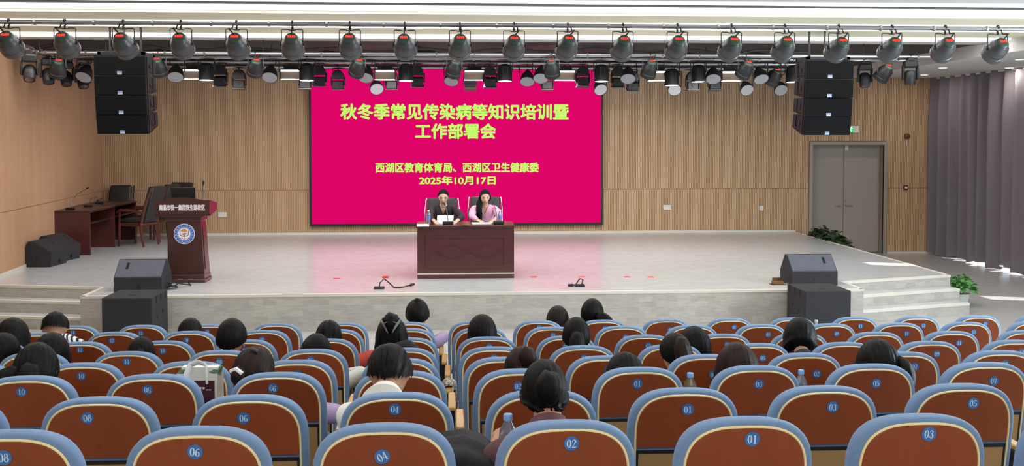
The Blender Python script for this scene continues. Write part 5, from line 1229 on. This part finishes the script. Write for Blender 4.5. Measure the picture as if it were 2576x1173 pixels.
# ---- the two speakers at the desk, facing the audience
def to_local(base, p): return Vector((base.x-p[0], base.y-p[1], p[2]))
def speaker(label, hx_px, top_px, pitch, yaw, style, hairm, topm, elb, wri, vneck, tails=None, extras=None, s=.97, dirs=None, sleeve='long', skinm='skin_light'):
    Yh = 14.93; top = at(hx_px, top_px, Yh); base = Vector((top.x, 15.12, 0))
    hc = to_local(base, (top.x, Yh, top.z-.122*s))
    A = {}
    for nm, e, w_ in (('r', elb[0], wri[0]), ('l', elb[1], wri[1])):   # our left is the speaker's right
        A['e'+nm] = to_local(base, e); A['w'+nm] = to_local(base, w_)
    A.update(dirs or {})
    return person(label, base, math.pi, hc, s, pitch, yaw, style, hairm, topm, 'cloth_black', skinm, (0, 0, .56), A, tails, extras, True, 'speakers at the desk', vneck=vneck, seed=4.2, rough=.7, sleeve=sleeve)
def glasses():
    m = MB()
    for q in (-1, 1): m.tube([(q*.031+.019*math.cos(a*.524), .093, .002+.014*math.sin(a*.524)) for a in range(13)], .0016, 5)
    m.tube([(-.012, .096, .004), (.012, .096, .004)], .0016, 5)
    for q in (-1, 1): m.tube([(q*.05, .093, .006), (q*.078, .03, .008), (q*.08, -.02, .0)], .0014, 5)
    return m
W = lambda px, py, Y: at(px, py, Y)
hz = DT+.035
def wp(px, Y, z=hz):
    p = at(px, 563, Y); return (p.x, Y, z)
b1, h1, _ = speaker('seated woman in a black V-neck blouse with glasses, reading into the microphone', 1115, 475, R(20), 0, 'face_tied', 'hair_black', 'cloth_blouse', [wp(1080, 14.78, .85), wp(1164, 14.78, .85)], [wp(1092, 14.62), wp(1150, 14.62)], .125, extras=[('glasses', glasses(), 'steel')], tails=[dict(p=bunp(-.03, -.1, .04), r=.035)], dirs=dict(dr=(-.35, 1, -.1), dl=(.35, 1, -.1), cr=.5, cl=.5))
b2, h2, _ = speaker('seated woman in a pink cardigan with long dark hair over one shoulder, looking down', 1220, 475, R(20), R(4), 'face_long', 'hair_black', 'cloth_pink', [wp(1186, 14.78, .86), wp(1258, 14.78, .86)], [wp(1203, 14.66), wp(1243, 14.66)], .14, tails=[dict(p=[(.06, -.03, -.03), (.085, .03, -.10), (.09, .085, -.2), (.085, .115, -.31), (.08, .12, -.4)], r=.042)], dirs=dict(dr=(-.5, 1, -.1), dl=(.5, 1, -.1), cr=.5, cl=.5))
exec_chair('black leather chrome-framed chair behind the woman in black', at(1112, 560, 15.2).x, 15.2, math.pi, .98, 1.10, 'chairs behind the desk')
exec_chair('black leather chrome-framed chair behind the woman in pink', at(1222, 560, 15.2).x, 15.2, math.pi, .98, 1.12, 'chairs behind the desk')
# ---- things on the desk
def desk_p(px, Y): return Vector((at(px, 563, Y).x, Y, DT))
def desk_mic(label, px, pts):
    t = thing('desk_microphone', label, 'microphone', desk_p(px, 14.42), 0, 'microphones on the desk')
    MB().rbox(-.078, .078, -.05, .05, 0, .045, .008).build('mic_base', 'black_frame', t); MB().tube(pts, .006, 6).build('gooseneck', 'fixture_grey', t)
    a, b = Vector(pts[-2]), Vector(pts[-1]); d = (b-a).normalized(); MB().tube([b-d*.005, b+d*.012, b+d*.05, b+d*.06], [.006, .013, .013, .007], 8).build('mic_head', 'black_frame', t)
desk_mic('desk microphone with its gooseneck raised to the mouth of the woman in black', 1127, [(0, .03, .04), (-.005, .05, .12), (-.02, .13, .2), (-.045, .27, .262)])
desk_mic('desk microphone standing before the woman in pink', 1255, [(-.02, .03, .04), (-.03, .06, .14), (-.05, .13, .23), (-.065, .2, .28)])
def bottle(label, loc, h=.22, r=.032, body='bottle_clear', cap='cap_blue', lab='label_blue', group=None):
    t = thing('water_bottle', label, 'bottle', loc, 0, group)
    MB().lathe([(0, 0), (r*.9, 0), (r, .012), (r, h*.5), (r*.95, h*.55), (r, h*.6), (r*.92, h*.74), (r*.42, h*.88), (r*.40, h*.93), (0, h*.93)], 18).build('bottle', body, t)
    MB().lathe([(0, h*.90), (r*.50, h*.90), (r*.50, h*.985), (r*.46, h), (0, h)], 16).build('cap', cap, t)
    if lab: MB().lathe([(r*1.01, h*.28), (r*1.015, h*.30), (r*1.015, h*.53), (r*1.01, h*.55)], 18).build('bottle_label', lab, t)
    return t
bottle('small clear water bottle with blue label at the left end of the desk', desk_p(1078, 14.5), .205, .030, cap='plastic_white', group='bottles on the desk')
bottle('small clear water bottle with blue label beside the woman in pink', desk_p(1258, 14.55), .205, .030, cap='plastic_white', group='bottles on the desk')
def sheet(name, label, cat, px, Y, w_, d_, rot, m='paper', th=.003, tilt=0):
    o = MB().rbox(-w_/2, w_/2, -d_/2, d_/2, 0, th, .0008).build(name, m, loc=desk_p(px, Y)+Vector((0, 0, .001+abs(math.sin(tilt))*d_/2)), rot=(tilt, 0, rot)); return tag(o, label, cat)
sheet('paper_stack', 'white papers lying at the left front corner of the desk', 'paper', 1064, 14.22, .17, .3, .04, th=.012)
sheet('script_sheet', 'white script sheet tilted up in the hands of the woman in black', 'paper', 1120, 14.57, .24, .17, -.06, tilt=R(42))
o = sheet('notebook', 'open white notebook under the hands of the woman in pink', 'notebook', 1211, 14.5, .28, .2, .05, th=.012)
sheet('desk_reflection', 'flat orange-brown slip for a reflection between the two speakers on the desk', 'folder', 1170, 14.3, .10, .2, .0, 'brass', .006)  # orange-brown slip put in for a reflection on the desktop
# ---- things among the seats
def row_p(px, k, Y, dz): return Vector((at(px, 960, Y).x, Y, tierz(k)+dz))
p = at(1278, 1042, 3.46); bottle('clear water bottle with a pale blue cap held by the person in maroon', Vector((p.x, 3.46, p.z-.215)), .215, .033, lab=None, group='bottles among the seats')
ax = seatx(2, 2)+P_/2
bottle('tea-coloured bottle with a pale blue cap on the armrest right of the third-row seat 01', Vector((ax, ROWY[2]+.17, tierz(2)+.598)), .215, .034, 'bottle_tea', lab=None, group='bottles among the seats')
bottle('bottle with a pale blue cap peeking over the armrest right of the third-row seat 03', Vector((seatx(2, 3)+P_/2, ROWY[2]+.2, tierz(2)+.598)), .215, .03, lab=None, group='bottles among the seats')
bottle('clear bottle standing in the front row before the right subwoofer', Vector((seatx(7, 6)+P_/2, ROWY[7]+.2, tierz(7)+.598)), .225, .03, cap='plastic_white', lab=None, group='bottles among the seats')
o = MB().rbox(-.05, .05, -.08, .08, 0, .003, .0008).build('paper_sheet', 'paper', loc=(ax+.03, ROWY[2]+.31, tierz(2)+.599), rot=(0, R(-10), .5)); tag(o, 'small white paper beside the tea-coloured bottle', 'paper')
# gift bag on a third-row seat
gy = ROWY[2]+.36; a = at(450, 925, gy); b = at(557, 925, gy); gx = (a.x+b.x)/2; gw = (b.x-a.x)/2-.004; gz0 = tierz(2)+.425; gh = at(505, 934, gy).z-gz0
t = thing('gift_bag', 'pale green paper gift bag with a maroon panel standing in the third row', 'bag', (gx, gy, gz0), R(-3))
m = MB(); gd = .055
vs = [(-gw, -gd, 0), (gw, -gd, 0), (gw, gd, 0), (-gw, gd, 0), (-gw, -gd, gh), (gw, -gd, gh), (gw, gd, gh+.012), (-gw, gd, gh+.012)]
m.add(vs, [(0, 3, 2, 1), (0, 1, 5, 4), (1, 2, 6, 5), (2, 3, 7, 6), (3, 0, 4, 7)]); m.build('paper_body', 'bag_paper', t, smooth=0)
MB().box(-gw*.32, gw*.86, -gd-.003, -gd, gh*.15, gh-.035).build('maroon_panel', 'bag_maroon', t, smooth=0)
m = MB()
for i in range(4): m.box(-gw*.02+i*.017-.02, -gw*.02+i*.017-.009, -gd-.0045, -gd-.003, gh-.078, gh-.068)
m.box(gw*.45, gw*.7, -gd-.0045, -gd-.003, gh-.084, gh-.080); m.build('panel_lettering', 'mask_white', t, smooth=0)
for q in (-1, 1): MB().add([(q*gw, -gd-.001, gh), (q*gw*.55, -gd+.01, gh+.006), (q*gw, gd, gh+.02), (q*gw, gd*.2, gh-.03)], [(0, 1, 2), (0, 2, 3), (1, 2, 3)]).build('gusset_fold', 'bag_green', t, smooth=0)
m = MB(); m.tube([(-.052, -gd-.004, gh-.05), (-.05, -gd-.004, gh), (-.038, -gd+.02, gh+.04), (0, -gd+.03, gh+.052), (.038, -gd+.02, gh+.04), (.05, -gd-.004, gh), (.052, -gd-.004, gh-.05)], .017, 8, flat=.4); m.build('ribbon_handle', 'mask_white', t)
MB().box(-gw*.9, gw*.9, -.01, gd-.01, gh*.6, gh+.022).build('tissue_fold', 'paper', t, smooth=0)
# black coat between the two nearest centre seats, leopard scarf farther on: cloth folded over an armrest
def drape(name, label, cat, loc, path, y0, y1, th, m_, seed, amp=.012):
    """a thick sheet laid along path (x, z) and spread from y0 to y1"""
    ny = 12; vs = []; n = len(path)
    for side in (0, 1):
        for j in range(ny+1):
            y = y0+(y1-y0)*j/ny
            for i, (x, z) in enumerate(path):
                a = path[max(i-1, 0)]; b = path[min(i+1, n-1)]; d = Vector((b[0]-a[0], b[1]-a[1])).normalized(); k = amp*noise.noise((x*9+seed, y*14, z*9))*2+amp*.7*math.sin(y*60+seed+i*.4); o_ = th*side+k
                vs.append((x-d.y*o_, y+.02*noise.noise((x*7, z*7, seed+j*.2)), z+d.x*o_))
    fs = []; W_ = n*(ny+1)
    for j in range(ny):
        for i in range(n-1):
            a = j*n+i; fs += [(a, a+1, a+n+1, a+n), (W_+a, W_+a+n, W_+a+n+1, W_+a+1)]
    for j in range(ny): a = j*n; b = j*n+n-1; fs += [(a, a+n, W_+a+n, W_+a), (b, W_+b, W_+b+n, b+n)]
    for i in range(n-1): a = i; b = ny*n+i; fs += [(a, W_+a, W_+a+1, a+1), (b, b+1, W_+b+1, W_+b)]
    return tag(MB().add(vs, fs).build(name, m_, loc=loc, smooth=80), label, cat)
drape('black_coat', 'black coat slung over the armrest between the nearest seats 04 and 02', 'coat', (seatx(0, 0)+P_/2, ROWY[0]+.02, tierz(0)),
      [(-.11, .655), (-.09, .69), (-.04, .695), (.01, .675), (.055, .635), (.09, .57), (.115, .49), (.125, .40), (.125, .32)], .13, .46, .04, 'cloth_black', 2.0)
drape('leopard_scarf', 'leopard print scarf hanging over an armrest in the middle of the hall', 'scarf', (seatx(4, 0)+P_/2, ROWY[4]+.1, tierz(4)),
      [(-.026, .56), (-.026, .60), (-.018, .612), (.018, .612), (.034, .60), (.036, .54), (.038, .48), (.036, .42)], .0, .16, .014, 'leopard_print', 5.0, .006)
